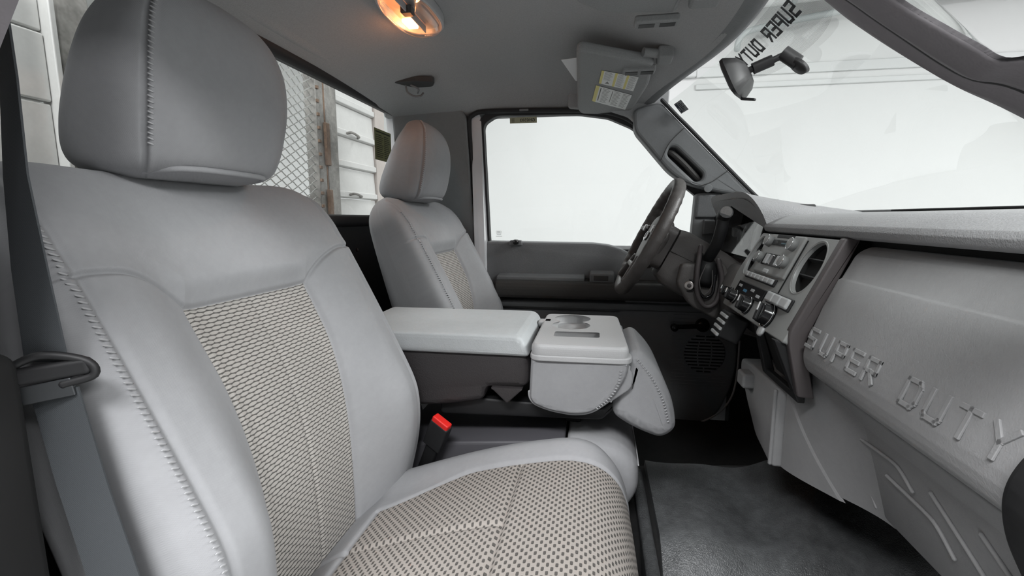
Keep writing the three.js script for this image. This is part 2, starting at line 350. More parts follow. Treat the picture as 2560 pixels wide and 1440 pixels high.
// headliner: shallow bowl
const HL = (x, z) => {
  const a = clamp((x + 0.225) / 0.475, -1, 1), b = clamp(z / 0.66, -1, 1);
  return 1.09 - 0.022 * b * b + 0.085 * (1 - Math.pow(Math.abs(a), 3)) * (1 - Math.pow(Math.abs(b), z < 0 ? 2.6 + 8 * Math.exp(-Math.pow((x + 0.2) / 0.2, 4)) : 3.2));
};
const headerX = z => 0.25 - 0.13 * Math.pow(Math.abs(z) / 0.66, 2);
{
  const c = setting('ceiling', 'grey cloth headliner of the cab', [0, 1.07, 0]);
  part(c, 'headliner', surf(90, 100, (u, v) => { const z = 0.67 - 1.34 * v, x = lerp(-0.705, headerX(z) + 0.005, u); return [x, HL(x, z), z]; }, (u, v) => [0.95 * u, 1.34 * v]), mHeadliner);
  part(c, 'roof_skin', rbox(-0.76, 0.24, 1.195, 1.225, -0.70, 0.70, .01), mPaint);
  part(c, 'header_trim', loft(Array.from({ length: 41 }, (_, i) => { const z = 0.68 - 1.36 * i / 40, x = headerX(z), y = HL(x, z); return [[x - .006, y + .003, z], [x + .012, y - .004, z], [x + .034, y + .001, z], [x + .036, y + .02, z], [x + .02, 1.21, z], [x - .02, 1.21, z]]; }), true, 0.7), mPillar);
  for (const s of [-1, 1]) part(c, 'roof_rail', rbox(-0.76, 0.16, 1.075, 1.22, s > 0 ? 0.655 : -0.76, s > 0 ? 0.76 : -0.655, .012), mHeadliner);
  part(c, 'corner_trim', lean(prismZ([[-0.10, 1.074], [0.03, 1.062], [0.09, 1.042], [0.135, 1.005], [0.17, 1.03], [0.215, 1.075], [0.215, 1.12], [-0.10, 1.12]], -0.76, -0.690, .01, .004), -1), mHeadliner);
  part(c, 'airbag_tag', rbox(-0.262, -0.232, 1.0735, 1.0795, -0.640, -0.628, .001), mPillar);
}
// rear wall with the back window
{
  const w = setting('wall_rear', 'black cab back panel below the rear window', [-0.72, -0.05, 0]);
  const outer = roundShape([[-0.78, -0.05], [0.78, -0.05], [0.78, 1.2], [-0.78, 1.2]], 0.01);
  const hole = roundShape([[-0.735, 0.712], [-0.735, 1.092], [0.735, 1.092], [0.735, 0.712]], 0.075);
  outer.holes.push(hole);
  const g = extrude(outer, 0.05, 0); g.rotateY(Math.PI / 2); g.translate(-0.76, 0, 0);
  part(w, 'back_panel', boxUV(g), mBlack);
  part(w, 'screw', lathe([[0, .004], [.004, .003], [.006, 0], [0, 0]], [-0.71, 0.625, -0.33], [1, 0, 0], 12), mBezelSide);
  part(w, 'rear_header', prismZ([[-0.72, 1.104], [-0.70, 1.102], [-0.668, 1.104], [-0.64, 1.120], [-0.70, 1.13], [-0.72, 1.13]], -0.72, 0.72, .006, .001), mHeadliner);
}
{
  const w = setting('window_3', 'rear cab window with black rubber seal', [-0.73, 0.71, 0]);
  const ring = roundShape([[-0.735, 0.712], [0.735, 0.712], [0.735, 1.092], [-0.735, 1.092]], 0.075);
  const pts = ring.getPoints(10).map(p => [-0.712, p.y, -p.x]);
  part(w, 'rubber_seal', tube(pts.slice(0, -1), 0.018, 240, 8, true), mRubber);
  const g = new THREE.ShapeGeometry(roundShape([[-0.73, 0.717], [0.73, 0.717], [0.73, 1.087], [-0.73, 1.087]], 0.07), 10); g.rotateY(Math.PI / 2); g.translate(-0.735, 0, 0);
  part(w, 'pane', g, mGlass);
}
// driver side: B pillar trim, door, side window
{
  const w = setting('wall_left', 'grey B pillar trim and body side on the driver side', [-0.56, -0.05, -0.74]);
  part(w, 'pillar_trim', lean(prismZ([[-0.715, 0.60], [-0.440, 0.60], [-0.446, 1.06], [-0.47, 1.10], [-0.715, 1.12]], -0.75, -0.700, .012, .008), -1), mPillar);
  part(w, 'lower_trim', prismZ([[-0.715, -0.03], [-0.435, -0.03], [-0.438, 0.598], [-0.715, 0.598]], -0.745, -0.695, .01, .008), mPillar);
  part(w, 'body_side', prismZ([[-0.76, -0.08], [-0.42, -0.08], [-0.42, 0.66], [-0.76, 0.66]], -0.80, -0.752, .004, .002), mPaint);
  part(w, 'body_side_upper', lean(prismZ([[-0.76, 0.64], [-0.42, 0.64], [-0.42, 1.2], [-0.76, 1.2]], -0.80, -0.752, .004, .002), -1), mPaint);
  // painted door jamb and its rubber
  part(w, 'jamb', lean(prismZ([[-0.436, -0.03], [-0.392, -0.03], [-0.392, 0.64], [-0.396, 1.05], [-0.405, 1.075], [-0.436, 1.075]], -0.765, -0.722, .004, .003), -1), mPaint);
  part(w, 'door_seal', lean(tube([[-0.431, -0.02, -0.715], [-0.431, 0.3, -0.715], [-0.431, 0.62, -0.715], [-0.434, 0.85, -0.713], [-0.440, 1.03, -0.712], [-0.425, 1.068, -0.712], [-0.36, 1.078, -0.712], [-0.06, 1.07, -0.712], [0.05, 1.055, -0.712], [0.12, 1.02, -0.712], [0.165, 0.965, -0.712], [0.20, 0.915, -0.712]], 0.008, 120, 8), -1), mRubber);
}
const glassOut = [[-0.385, 0.60], [-0.388, 0.64], [-0.392, 1.04, .02], [-0.345, 1.066, .02], [-0.063, 1.060], [0.029, 1.046], [0.108, 1.012], [0.163, 0.963], [0.205, 0.906], [0.274, 0.833], [0.330, 0.79], [0.330, 0.60]];
{
  const d = setting('door_1', 'driver door with grey upper panel, dark armrest and dark lower panel', [0, -0.03, -0.74]);
  const outer = roundShape([[-0.415, 0.60], [-0.418, 1.05, .03], [-0.36, 1.088, .03], [-0.06, 1.082], [0.045, 1.068], [0.125, 1.033], [0.185, 0.98], [0.30, 0.87], [0.43, 0.80], [0.43, 0.60]], .02);
  outer.holes.push(roundShape(glassOut.map(p => [p[0], p[1] < .61 ? .61 : p[1], p[2]]).slice().reverse(), .015));
  part(d, 'window_frame', lean(boxUV(prismZ(outer, -0.755, -0.722, .01, .002)), -1), mRubber);
  // outer skin keeps daylight out
  part(d, 'outer_skin', prismZ([[-0.41, -0.06], [0.58, -0.06], [0.58, 0.62], [-0.41, 0.62]], -0.81, -0.785, .01, .002), mPaint);
  // upper panel with dipping sill
  part(d, 'upper_panel', prismZ([[-0.408, 0.47], [-0.411, 0.636, .012], [-0.013, 0.632], [0.045, 0.626], [0.09, 0.613], [0.13, 0.594], [0.20, 0.57], [0.48, 0.56], [0.48, 0.47]], -0.785, -0.712, .01, .009), mDoorUpper);
  part(d, 'middle_panel', prismZ([[-0.395, 0.36], [-0.408, 0.475], [0.48, 0.475], [0.48, 0.36]], -0.785, -0.716, .004, .003), mDoorUpper);
  part(d, 'armrest', prismX([[-0.72, 0.435], [-0.645, 0.437, .018], [-0.640, 0.475, .02], [-0.652, 0.500, .012], [-0.72, 0.505]], -0.352, 0.40, .01, .008), mDoorArm);
  part(d, 'armrest_top', prismX([[-0.72, 0.500], [-0.662, 0.498, .008], [-0.664, 0.514, .008], [-0.72, 0.520]], -0.350, -0.035, .004, .004), mDoorUpper);
  part(d, 'pull_cup', prismX([[-0.72, 0.492], [-0.660, 0.492, .006], [-0.660, 0.530, .01], [-0.72, 0.535]], -0.018, 0.066, .004, .005), mDoorUpper);
  part(d, 'pull_cup_inside', prismX([[-0.69, 0.504], [-0.6585, 0.504, .004], [-0.6585, 0.522, .004], [-0.69, 0.522]], -0.004, 0.046, .002, .001), mDoorArm);
  part(d, 'trim_strip', prismX([[-0.72, 0.392], [-0.690, 0.396, .008], [-0.686, 0.420, .008], [-0.72, 0.428]], -0.372, 0.40, .004, .004), mDoorUpper);
  part(d, 'lower_panel', prismZ([[-0.38, -0.02], [-0.392, 0.385], [0.10, 0.388], [0.115, 0.47], [0.40, 0.50], [0.487, 0.40], [0.495, 0.16, .14], [0.43, 0.0, .1], [0.30, -0.022, .05]], -0.79, -0.703, .02, .008), mDoorLow);
  part(d, 'edge_strip', tube([[0.497, 0.30, -0.70], [0.4965, 0.20, -0.70], [0.488, 0.115, -0.70], [0.462, 0.058, -0.70], [0.42, 0.017, -0.70], [0.36, -0.013, -0.70], [0.29, -0.022, -0.70]], 0.0035, 60, 8), M([.32, .30, .30], .5), 'pale rounded lower edge');
  part(d, 'edge_clip', rbox(0.335, 0.372, -0.024, -0.013, -0.703, -0.694, .003), M([.42, .40, .40], .5));
  // lock button in its cup
  part(d, 'lock_cup', prismZ([[-0.312, 0.622], [-0.262, 0.622], [-0.266, 0.640], [-0.308, 0.640]], -0.722, -0.700, .005, .003), mDoorUpper);
  part(d, 'lock_button', lathe([[0, 0], [.0095, .002], [.0105, .010], [.009, .016], [0, .017]], [-0.285, 0.626, -0.700], [0, 1, 0.3], 20), mBlackGloss);
  // speaker grille slots
  const gr = part(d, 'speaker_grille', lathe([[0, 0.003], [.066, .003], [.072, 0], [0, 0]], [0.385, 0.250, -0.704], [0, 0, 1], 40), mDoorLow);
  for (let i = 0; i < 13; i++) {
    const y = 0.185 + 0.0115 * i, hw = Math.sqrt(Math.max(0, 0.070 * 0.070 - (y - 0.25) ** 2));
    if (hw < 0.018) continue;
    const n = hw > 0.05 ? 3 : 2;
    for (let k = 0; k < n; k++) { const a = 0.385 - hw + 2 * hw * k / n + .0022, b = 0.385 - hw + 2 * hw * (k + 1) / n - .0022; part(gr, 'slot', rbox(a, b, y - .0026, y + .0026, -0.7075, -0.6992, .0012, 1), mCavity); }
  }
  for (let i = 0; i < 22; i++) { const y = 0.135 + 0.0125 * i; part(gr, 'rib', rbox(0.275, 0.318 + (i < 4 ? .15 : 0) + (i > 17 ? .03 : 0), y - .0015, y + .0015, -0.704, -0.7008, .001, 1), mDoorLow); }
  // window crank
  const ck = part(d, 'window_crank', [lathe([[0, 0], [.024, 0], [.022, .018], [.012, .026], [0, .027]], [0.372, 0.352, -0.704], [0, 0, 1], 24), tube([[0.372, 0.352, -0.682], [0.34, 0.352, -0.672], [0.28, 0.350, -0.664]], .0085, 20, 10)], mBlackGloss);
  part(ck, 'knob', lathe([[0, 0], [.011, .001], [.013, .012], [.0125, .028], [.009, .034], [0, .035]], [0.272, 0.350, -0.672], [0, 0, 1], 20), mBlackGloss);
  // sail panel in the front corner of the window
  part(d, 'sail_panel', lean(prismZ([[0.318, 0.60], [0.322, 0.80, .008], [0.345, 0.803], [0.405, 0.80, .014], [0.418, 0.60]], -0.748, -0.705, .006, .005), -1), mPillar);
  part(d, 'sail_box', lean(prismZ([[0.326, 0.722], [0.328, 0.795], [0.385, 0.797, .01], [0.392, 0.722]], -0.71, -0.690, .006, .005), -1), mDoorUpper);
  part(d, 'sail_latch', lean(prismZ([[0.352, 0.664], [0.352, 0.715], [0.392, 0.712], [0.394, 0.668]], -0.71, -0.688, .005, .004), -1), mDoorUpper);
}
{
  const w = setting('window_1', 'clear driver side window', [0, 0.6, -0.74]);
  const g = new THREE.ShapeGeometry(roundShape([[-0.392, 0.60], [-0.40, 1.045, .02], [-0.345, 1.073, .02], [-0.063, 1.067], [0.029, 1.053], [0.115, 1.018], [0.17, 0.968], [0.212, 0.910], [0.28, 0.838], [0.335, 0.79], [0.335, 0.60]], .015), 10); g.translate(0, 0, -0.738);
  part(w, 'pane', lean(g, -1), mGlass);
  part(w, 'maker_mark', lean(new THREE.PlaneGeometry(0.030, 0.022).translate(-0.355, 0.662, -0.7365), -1), M([1, 1, 1], .6, { transparent: true, map: canvasTex(128, 96, (c, w2, h2) => { c.clearRect(0, 0, w2, h2); c.fillStyle = '#777'; c.font = 'bold 26px sans-serif'; c.textAlign = 'center'; c.save(); c.translate(64, 0); c.scale(-1, 1); c.strokeStyle = '#777'; c.lineWidth = 3; c.strokeRect(-40, 4, 80, 26); c.fillRect(-28, 13, 56, 8); c.fillRect(-40, 44, 80, 5); c.fillRect(-34, 58, 68, 5); c.fillRect(-50, 84, 100, 6); c.restore(); }) }));
}
// driver A pillar
const apOuter = [[0.188, 1.078], [0.278, 0.992], [0.491, 0.79], [0.56, 0.735], [0.45, 0.735], [0.44, 0.795], [0.393, 0.801], [0.317, 0.819], [0.265, 0.84], [0.226, 0.868], [0.185, 0.913], [0.152, 0.95], [0.112, 0.994], [0.105, 1.06]];
{
  const p = setting('trim_1', 'grey driver A pillar trim with a dark recessed grab slot', [0.2, 0.73, -0.68]);
  const sh = roundShape(apOuter, .02);
  sh.holes.push(roundShape([[0.217, 0.920], [0.225, 0.945], [0.243, 0.944], [0.334, 0.861], [0.333, 0.842], [0.312, 0.834]].reverse(), .012));
  const tl = g => lean(g, -1);
  part(p, 'pillar_cover', tl(prismZ(sh, -0.735, -0.672, .02, .010)), mPillarFront);
  part(p, 'slot_back', tl(prismZ([[0.205, 0.915], [0.215, 0.955], [0.245, 0.955], [0.345, 0.865], [0.345, 0.835], [0.31, 0.825]], -0.735, -0.722, .01, .002)), mBlack);
  part(p, 'grab_bar', tl(tube([[0.216, 0.930, -0.70], [0.235, 0.925, -0.684], [0.272, 0.893, -0.680], [0.308, 0.858, -0.684], [0.326, 0.843, -0.70]], .0085, 40, 10)), mDoorArm);
  part(p, 'seam', tl(tube([[0.198, 0.90, -0.670], [0.222, 0.955, -0.670], [0.262, 0.998, -0.670]], .0012, 24, 6)), mDoorArm);
  part(p, 'seam', tl(tube([[0.325, 0.822, -0.670], [0.362, 0.836, -0.670], [0.405, 0.868, -0.670]], .0012, 24, 6)), mDoorArm);
  part(p, 'screw_cap', tl(lathe([[0, .002], [.012, .0015], [.013, 0], [0, 0]], [0.352, 0.815, -0.672], [0, 0, 1], 20)), mPillarFront);
  part(p, 'glass_seal', tl(tube([[0.192, 1.082, -0.674], [0.24, 1.035, -0.674], [0.282, 0.996, -0.674], [0.385, 0.897, -0.674], [0.495, 0.793, -0.674], [0.56, 0.738, -0.674]], .006, 60, 8)), mRubber);
}
// passenger A pillar, close to the camera at the top right
const WSH = (u, v) => {                              // windshield: u -1 driver .. 1 passenger, v 0 top .. 1 base
  const a = Math.abs(u), y = lerp(1.086 - 0.012 * a * a, 0.738, v), xc = lerp(0.283, 0.672, v);
  if (u < 0) return [lerp(0.283 - 0.075 * a * a, 0.672 - 0.11 * a * a, v), y, lerp(0.60, 0.70, v) * u];
  const ex = table([[0.738, 0.330], [0.752, 0.316], [0.789, 0.276], [0.834, 0.227], [0.882, 0.184], [0.965, 0.12], [1.09, 0.03]], y), ez = table([[0.738, 0.654], [0.789, 0.634], [0.834, 0.609], [0.882, 0.584], [0.965, 0.576], [1.09, 0.604]], y);
  return [lerp(xc, ex, a * a * a), y, ez * u];
};
{
  const p = setting('trim_2', 'dark grey passenger A pillar trim with a black seal groove', [0.2, 0.7, 0.65]);
  const A = [[0.02, 1.09, 0.60], [0.11, 0.965, 0.572], [0.145, 0.915, 0.575], [0.175, 0.882, 0.58], [0.194, 0.859, 0.592], [0.219, 0.834, 0.605], [0.242, 0.812, 0.617], [0.269, 0.789, 0.63], [0.31, 0.752, 0.648], [0.35, 0.71, 0.66]];
  const G = [[0.02, 1.07, 0.645], [0.11, 0.93, 0.622], [0.145, 0.887, 0.624], [0.172, 0.861, 0.63], [0.191, 0.838, 0.643], [0.211, 0.817, 0.653], [0.223, 0.807, 0.659], [0.239, 0.799, 0.668], [0.275, 0.772, 0.68], [0.32, 0.70, 0.69]];
  const B = [[0.02, 1.05, 0.70], [0.11, 0.905, 0.672], [0.14, 0.868, 0.674], [0.167, 0.841, 0.68], [0.182, 0.824, 0.69], [0.195, 0.809, 0.70], [0.203, 0.801, 0.705], [0.218, 0.797, 0.712], [0.26, 0.77, 0.72], [0.31, 0.69, 0.725]];
  const mid = (a, b, t, dn) => [lerp(a[0], b[0], t) + dn[0], lerp(a[1], b[1], t) + dn[1], lerp(a[2], b[2], t) + dn[2]];
  const rings = A.map((a, i) => {
    const g = G[i], b = B[i], inn = [-0.010, -0.010, 0], out = [0.012, 0.006, -0.030];
    return [a, mid(a, g, .25, [-.006, -.006, .0]), mid(a, g, .6, [-.007, -.008, 0]), mid(a, g, .93, [-.004, -.004, 0]), mid(g, g, 0, [.003, .003, 0]), mid(g, b, .12, [-.005, -.006, 0]), mid(g, b, .5, [-.007, -.008, 0]), mid(g, b, .85, [-.003, -.003, 0]), b, mid(b, b, 0, out), mid(a, a, 0, out)];
  });
  const sub = []; for (let i = 0; i < rings.length - 1; i++) for (let k = 0; k < 6; k++) { const f = j => rings[clamp(j, 0, rings.length - 1)]; sub.push(rings[i].map((_, q) => [0, 1, 2].map(c => { const t = k / 6, p0 = f(i - 1)[q][c], p1 = f(i)[q][c], p2 = f(i + 1)[q][c], p3 = f(i + 2)[q][c]; return 0.5 * (2 * p1 + (p2 - p0) * t + (2 * p0 - 5 * p1 + 4 * p2 - p3) * t * t + (3 * p1 - p0 - 3 * p2 + p3) * t * t * t); }))); }
  sub.push(rings[rings.length - 1]);
  part(p, 'pillar_cover', loft(sub, true), mPillarNear);
  part(p, 'seal_groove', tube(G.slice(0, 9).map(g => [g[0] - .0035, g[1] - .0030, g[2] + .003]), .0042, 80, 8), mRubber);
  part(p, 'pillar_foot', prismX([[0.60, 0.0], [0.78, 0.0], [0.78, 0.70], [0.655, 0.72]], 0.56, 0.62, .01, .004), mBlack);
}
{
  const w = setting('window_2', 'clear windshield with a dotted shade band along its top edge', [0.4, 0.73, 0]);
  part(w, 'pane', surf(60, 30, (u, v) => WSH(1 - 2 * u, v)), mGlass);
  // dotted band printed on the glass
  const dots = pixelTex(32, 32, (x, y) => { const r = Math.hypot(x - 15.5, y - 15.5); return [90, 92, 92, r < 7.2 ? 255 : 0]; }, [260, 60], true);
  const inset = (q, d) => [q[0] - d * 0.66, q[1] - d * 0.75, q[2]];
  part(w, 'shade_band', surf(50, 10, (u, v) => { const s = 0.42 - 0.84 * u, k = 0.19 * Math.pow(1 - Math.pow(Math.abs(s) / 0.42, 3), 0.5); return inset(WSH(s, 0.01 + v * k), 0.0015); }), M([1, 1, 1], .6, { transparent: true, map: dots }));
  part(w, 'inspection_sticker', surf(2, 2, (u, v) => inset(WSH(-0.955 + 0.085 * u - .01 * v, 0.030 + 0.075 * v), 0.002)), M([1, 1, 1], .6, { map: canvasTex(128, 96, (c, a, b) => { c.fillStyle = '#9c9ea0'; c.fillRect(0, 0, a, b); c.fillStyle = '#3b4250'; c.fillRect(6, 8, 34, 78); c.fillStyle = '#22262c'; for (let i = 0; i < 6; i++) c.fillRect(50, 14 + 12 * i, 30 + 34 * ((i * 37) % 5) / 5, 6); c.fillStyle = '#c9ccd0'; c.fillRect(14, 20, 12, 30); }) }));
}
// windshield lettering, readable from outside
{
  const word = 'SUPER DUTY'; let k = 0;
  const t = thing('windshield_decal', 'black block letters SUPER DUTY printed backwards on the windshield top', 'decal', [0.3, 1.05, 0]);
  for (let i = 0; i < word.length; i++) {
    if (word[i] === ' ') continue;
    const z = 0.112 - 0.0285 * i, P = V(...WSH(z / 0.6, 0.095)), T = V(...WSH(z / 0.6, 0.01)), S = V(...WSH((z - .02) / 0.6, 0.095));
    const up = T.clone().sub(P).normalize(), ex = S.clone().sub(P).normalize(), nz = ex.clone().cross(up).normalize();
    const g = letter(word[i], 0.0185, 0.026, 0.0056, 0.0008); g.applyMatrix4(new THREE.Matrix4().makeBasis(ex, up, nz).setPosition(P.x - .003, P.y - .003, P.z));
    part(t, 'letter', g, M([.03, .032, .035], .5)); k++;
  }
}
{
  const p = setting('wall_cowl', 'black firewall and cowl ahead of the dashboard', [0.78, -0.05, 0]);
  part(p, 'firewall', rbox(0.76, 0.80, -0.05, 0.735, -0.80, 0.80, .004), mBlack);
  part(p, 'cowl', rbox(0.60, 0.86, 0.715, 0.738, -0.78, 0.78, .006), mBlack);
  part(p, 'kick_side', rbox(0.50, 0.79, -0.05, 0.73, 0.73, 0.79, .006), mBlack);
  part(p, 'kick_side', rbox(0.49, 0.79, -0.05, 0.73, -0.80, -0.74, .006), mBlack);
  part(p, 'hood', surf(24, 24, (u, v) => { const z = 0.82 - 1.64 * u, x = 0.80 + 1.15 * v; return [x, 0.70 - 0.10 * v - 0.10 * Math.pow(Math.abs(z) / 0.82, 3), z]; }), mPaint);
}
// passenger B pillar at the left edge of view
{
  const p = setting('trim_3', 'dark passenger B pillar trim behind the seat belt', [-0.5, 0, 0.74]);
  part(p, 'upper_cover', loft([[0.60, -.43], [0.72, -.40], [0.79, -.378], [0.815, -.366], [0.85, -.340], [0.90, -.315], [1.0, -.35], [1.10, -.40]].map(([y, x]) => [[x, y, 0.752], [x - .02, y, 0.744], [x - .07, y, 0.738], [-0.64, y, 0.730], [-0.64, y, 0.80], [x - .01, y, 0.80]]), true, 0.8), mPillarNear);
  part(p, 'lower_cover', prismX([[0.715, 0.0], [0.80, 0.0], [0.80, 0.62], [0.715, 0.62]], -0.66, -0.44, .02, .006), mCavity);
  part(p, 'body_corner', rbox(-0.76, -0.64, -0.05, 1.2, 0.70, 0.80, .01), mSidePlastic);
}

// ------------------------------------------------------------------ upholstered pads: a closed skin swept along a side profile
function makePad(o) {
  const { rows, prof, W, si, nf, mid, back, tip, zc, c: cols, ir } = o;
  const nI = cols[0], nB = cols[1], nK = cols[2], front = [];
  for (let i = 0; i < nB; i++) front.push(['L', 1 - i / nB]);
  for (let i = 0; i <= nI; i++) front.push(['I', -1 + 2 * i / nI]);
  for (let i = 1; i <= nB; i++) front.push(['R', i / nB]);
  const nF = front.length, n = nF + nK - 1, P = [], U = [];
  const k = o.k || 6;
  const point = (s, h, isBack) => {
    const w = W(h), u = clamp(Math.abs(s) / w, 0, 1), E = Math.pow(Math.max(0, 1 - Math.pow(u, k)), 1 / k), T = tip(h), m = mid(h);
    const d = isBack ? m - (m - back(h)) * E * T : m + (nf(s, h) - m) * E * T, p = prof(h);
    return [p.o[0] + p.n[0] * d, p.o[1] + p.n[1] * d, zc + s];
  };
  rows.forEach(h => {
    const w = W(h), q = si(h);
    for (const [t, v] of front) { const s = t === 'I' ? v * q : (t === 'L' ? -1 : 1) * (q + (w - q) * Math.sin(v * Math.PI / 2)); P.push(...point(s, h, false)); U.push(s, h); }
    for (let i = 1; i < nK; i++) { const s = w * Math.cos(Math.PI * i / nK); P.push(...point(s, h, true)); U.push(s + 0.6, h); }
  });
  const A = [], B = [];
  for (let j = 0; j < rows.length - 1; j++) for (let i = 0; i < n; i++) {
    const i2 = (i + 1) % n, a = j * n + i, b = j * n + i2, c2 = a + n, d = b + n;
    const inside = i >= nB && i < nB + nI && j >= ir[0] && j < ir[1];
    (inside ? B : A).push(a, b, d, a, d, c2);
  }
  const g = new THREE.BufferGeometry(); g.setAttribute('position', new THREE.Float32BufferAttribute(P, 3)); g.setAttribute('uv', new THREE.Float32BufferAttribute(U, 2));
  g.setIndex([...A, ...B]); g.computeVertexNormals();
  const cut = I => { const q = new THREE.BufferGeometry(); for (const a of ['position', 'uv', 'normal']) q.setAttribute(a, g.attributes[a]); q.setIndex(I); return q.toNonIndexed(); };
  return { cover: cut(A), insert: cut(B), point };
}
const span = (a, b, n) => Array.from({ length: n }, (_, i) => lerp(a, b, i / n));
const ease = (a, b, n) => Array.from({ length: n + 1 }, (_, i) => lerp(a, b, Math.sin(i / n * Math.PI / 2)));
const bell = (d, w) => Math.exp(-(d / w) * (d / w));
// stitches: short threads laid across a seam
function stitches(path, step, len, rad, across) {
  const out = []; const base = new THREE.SphereGeometry(1, 6, 4);
  const c = new THREE.CatmullRomCurve3(path.map(p => V(...p))), L = c.getLength(), n = Math.floor(L / step);
  for (let i = 0; i <= n; i++) {
    const p = c.getPointAt(i / n), t = c.getTangentAt(i / n), a = V(...across(i / n)), x = a.sub(t.clone().multiplyScalar(a.dot(t))).normalize();
    x.add(t.clone().multiplyScalar(0.35)).normalize(); const y = t.clone().cross(x).normalize(), z = x.clone().cross(y);
    const g = base.clone(); g.scale(len / 2, rad, rad * 1.1); g.applyMatrix4(new THREE.Matrix4().makeBasis(x, y, z).setPosition(p)); out.push(g);
  }
  return join(out);
}
const RA = THREE.MathUtils.degToRad(27), RN = [Math.cos(RA), Math.sin(RA)], RT = [-Math.sin(RA), Math.cos(RA)], RO = [-0.314, 0.40];
function makeSeat() {
  const zc = 0.42;
  const t = thing('bucket_seat', 'near grey cloth passenger seat with a woven centre panel, closest to the camera', 'seat', [-0.25, 0.0, zc], 'front seats of the cab');
  // backrest
  const TOP = 0.450, RC = 0.085;
  const si = h => lerp(0.100, 0.116, sstep(-0.1, 0.26, h));
  const seamH = a => { const q = clamp((a - 0.116) / 0.125, 0, 1); return 0.262 + 0.044 * (1 - Math.pow(1 - q, 2.6)); };
  const edge = 0.241;
  const nf = (s, h) => {
    const a = Math.abs(s), ni = h > 0.18 ? -0.045 : -0.045 - 0.078 * Math.pow((0.18 - h) / 0.26, 1.6);
    const crest = smoothTable([[-0.24, -0.2], [-0.15, -0.115], [-0.07, -0.044], [0, -0.006], [0.06, 0.002], [0.30, 0.0], [0.36, -0.004], [0.44, -0.012]], h);
    const low = lerp(ni, crest, sstep(0.085, 0.200, a)), up = lerp(-0.020, -0.004, sstep(0.10, 0.2, a)), hs = seamH(a);
    let n = lerp(low, up, sstep(hs - 0.006, hs + 0.034, h));
    if (h > 0.30) n -= 0.018 * sstep(0.34, 0.44, h);
    n -= 0.0050 * bell(h - hs, 0.0030);
    const low1 = 1 - sstep(0.254, 0.264, h); n -= low1 * (0.0055 * bell(a - si(h), 0.0040) + 0.0030 * bell(s, 0.0035));
    n += 0.0030 * bell(a - edge, 0.005) - 0.0030 * bell(a - edge + 0.010, 0.004);
    return n;
  };
  const P = h => ({ o: [RO[0] + RT[0] * h, RO[1] + RT[1] * h], n: RN });
  const rows = [...span(-0.20, 0.262, 260), ...span(0.262, TOP - 0.06, 90), ...ease(TOP - 0.06, TOP, 30)];
  const pad = makePad({
    rows, prof: P, zc, c: [110, 90, 40], ir: [0, 260], k: 7,
    W: h => { const q = clamp((h - (TOP - RC)) / RC, 0, 1); return 0.260 + 0.003 * sstep(0, 0.25, h) - RC * (1 - Math.sqrt(1 - Math.pow(q, 2.2))); },
    si, nf, mid: h => smoothTable([[-0.2, -0.16], [0, -0.09], [0.2, -0.075], [0.44, -0.062]], h),
    back: h => smoothTable([[-0.2, -0.25], [0.15, -0.176], [0.32, -0.137], [0.45, -0.10]], h),
    tip: h => Math.sqrt(Math.max(0, 1 - Math.pow(clamp((h - (TOP - 0.058)) / 0.058, 0, 1), 2.2))),
  });
  const bk = part(t, 'backrest', pad.cover, mCloth);
  part(bk, 'woven_panel', pad.insert, mInsertBack, 'woven striped grey panel');
  for (const sg of [1]) {
    const path = span(-0.12, 0.395, 40).map(h => { const p = pad.point(sg * edge, h, false); return [p[0] + 0.0008, p[1] + 0.0004, p[2]]; });
    const st = part(bk, 'stitching', stitches(path, 0.0062, 0.0115, 0.0011, () => [0.3, 0, sg]), mSeam); st.userData.kind = 'stuff';
  }
  // cushion
  const curve = new THREE.CatmullRomCurve3([[-0.50, 0.195], [-0.42, 0.226], [-0.343, 0.256], [-0.201, 0.307], [-0.10, 0.334], [-0.026, 0.345], [0.022, 0.336], [0.056, 0.309], [0.075, 0.268], [0.083, 0.22], [0.087, 0.15], [0.086, 0.06]].map(p => V(p[0], p[1], 0)), false, 'centripetal');
  const CL = curve.getLength(), N = 400, pts = curve.getSpacedPoints(N);
  const CP = h => { const f = clamp(h / CL, 0, 1) * N, i = Math.min(N - 1, Math.floor(f)), a = pts[i], b = pts[i + 1]; const q = f - i; const w = 6, A = pts[Math.max(0, i - w)], B = pts[Math.min(N, i + 1 + w)]; const L = Math.hypot(B.x - A.x, B.y - A.y); return { o: [lerp(a.x, b.x, q), lerp(a.y, b.y, q)], n: [-(B.y - A.y) / L, (B.x - A.x) / L] }; };
  const hAt = x => { for (let i = 0; i < N; i++) if (pts[i].x >= x) return CL * i / N; return CL; };
  const h0 = hAt(-0.350), hT = hAt(-0.118), hF = hAt(0.03);
  const csi = h => lerp(0.092, 0.150, sstep(h0 - 0.01, h0 + 0.17, h));
  const cn = (s, h) => {
    const a = Math.abs(s), roll = sstep(hF - 0.06, hF + 0.04, h);
    let n = lerp(-0.016 + 0.004 * Math.cos(s * 9), 0, sstep(0.13, 0.205, a) * (1 - 0.7 * roll));
    n -= 0.016 * sstep(0.19, 0.25, a) * 0.4;
    n -= 0.004 * bell(a - csi(h), 0.004) * (h > h0 - .004 ? 1 : 0) + 0.004 * bell(h - h0, 0.004) * (a < csi(h) ? 1 : 0);
    if (a < csi(h)) { n -= 0.0055 * bell(h - hT, 0.005); if (h < hT) n -= 0.004 * bell(s - 0.012, 0.0045); }
    if (h < h0) n -= 0.010 * (1 - sstep(h0 - 0.06, h0, h));
    return n;
  };
  const crow = [...span(0, h0, 40), ...span(h0, CL, 260), CL];
  const cpad = makePad({
    rows: crow, prof: CP, zc, c: [130, 60, 30], ir: [40, 300], k: 5,
    W: h => 0.252, si: csi, nf: cn, mid: () => -0.065, back: () => -0.12, tip: () => 1,
  });
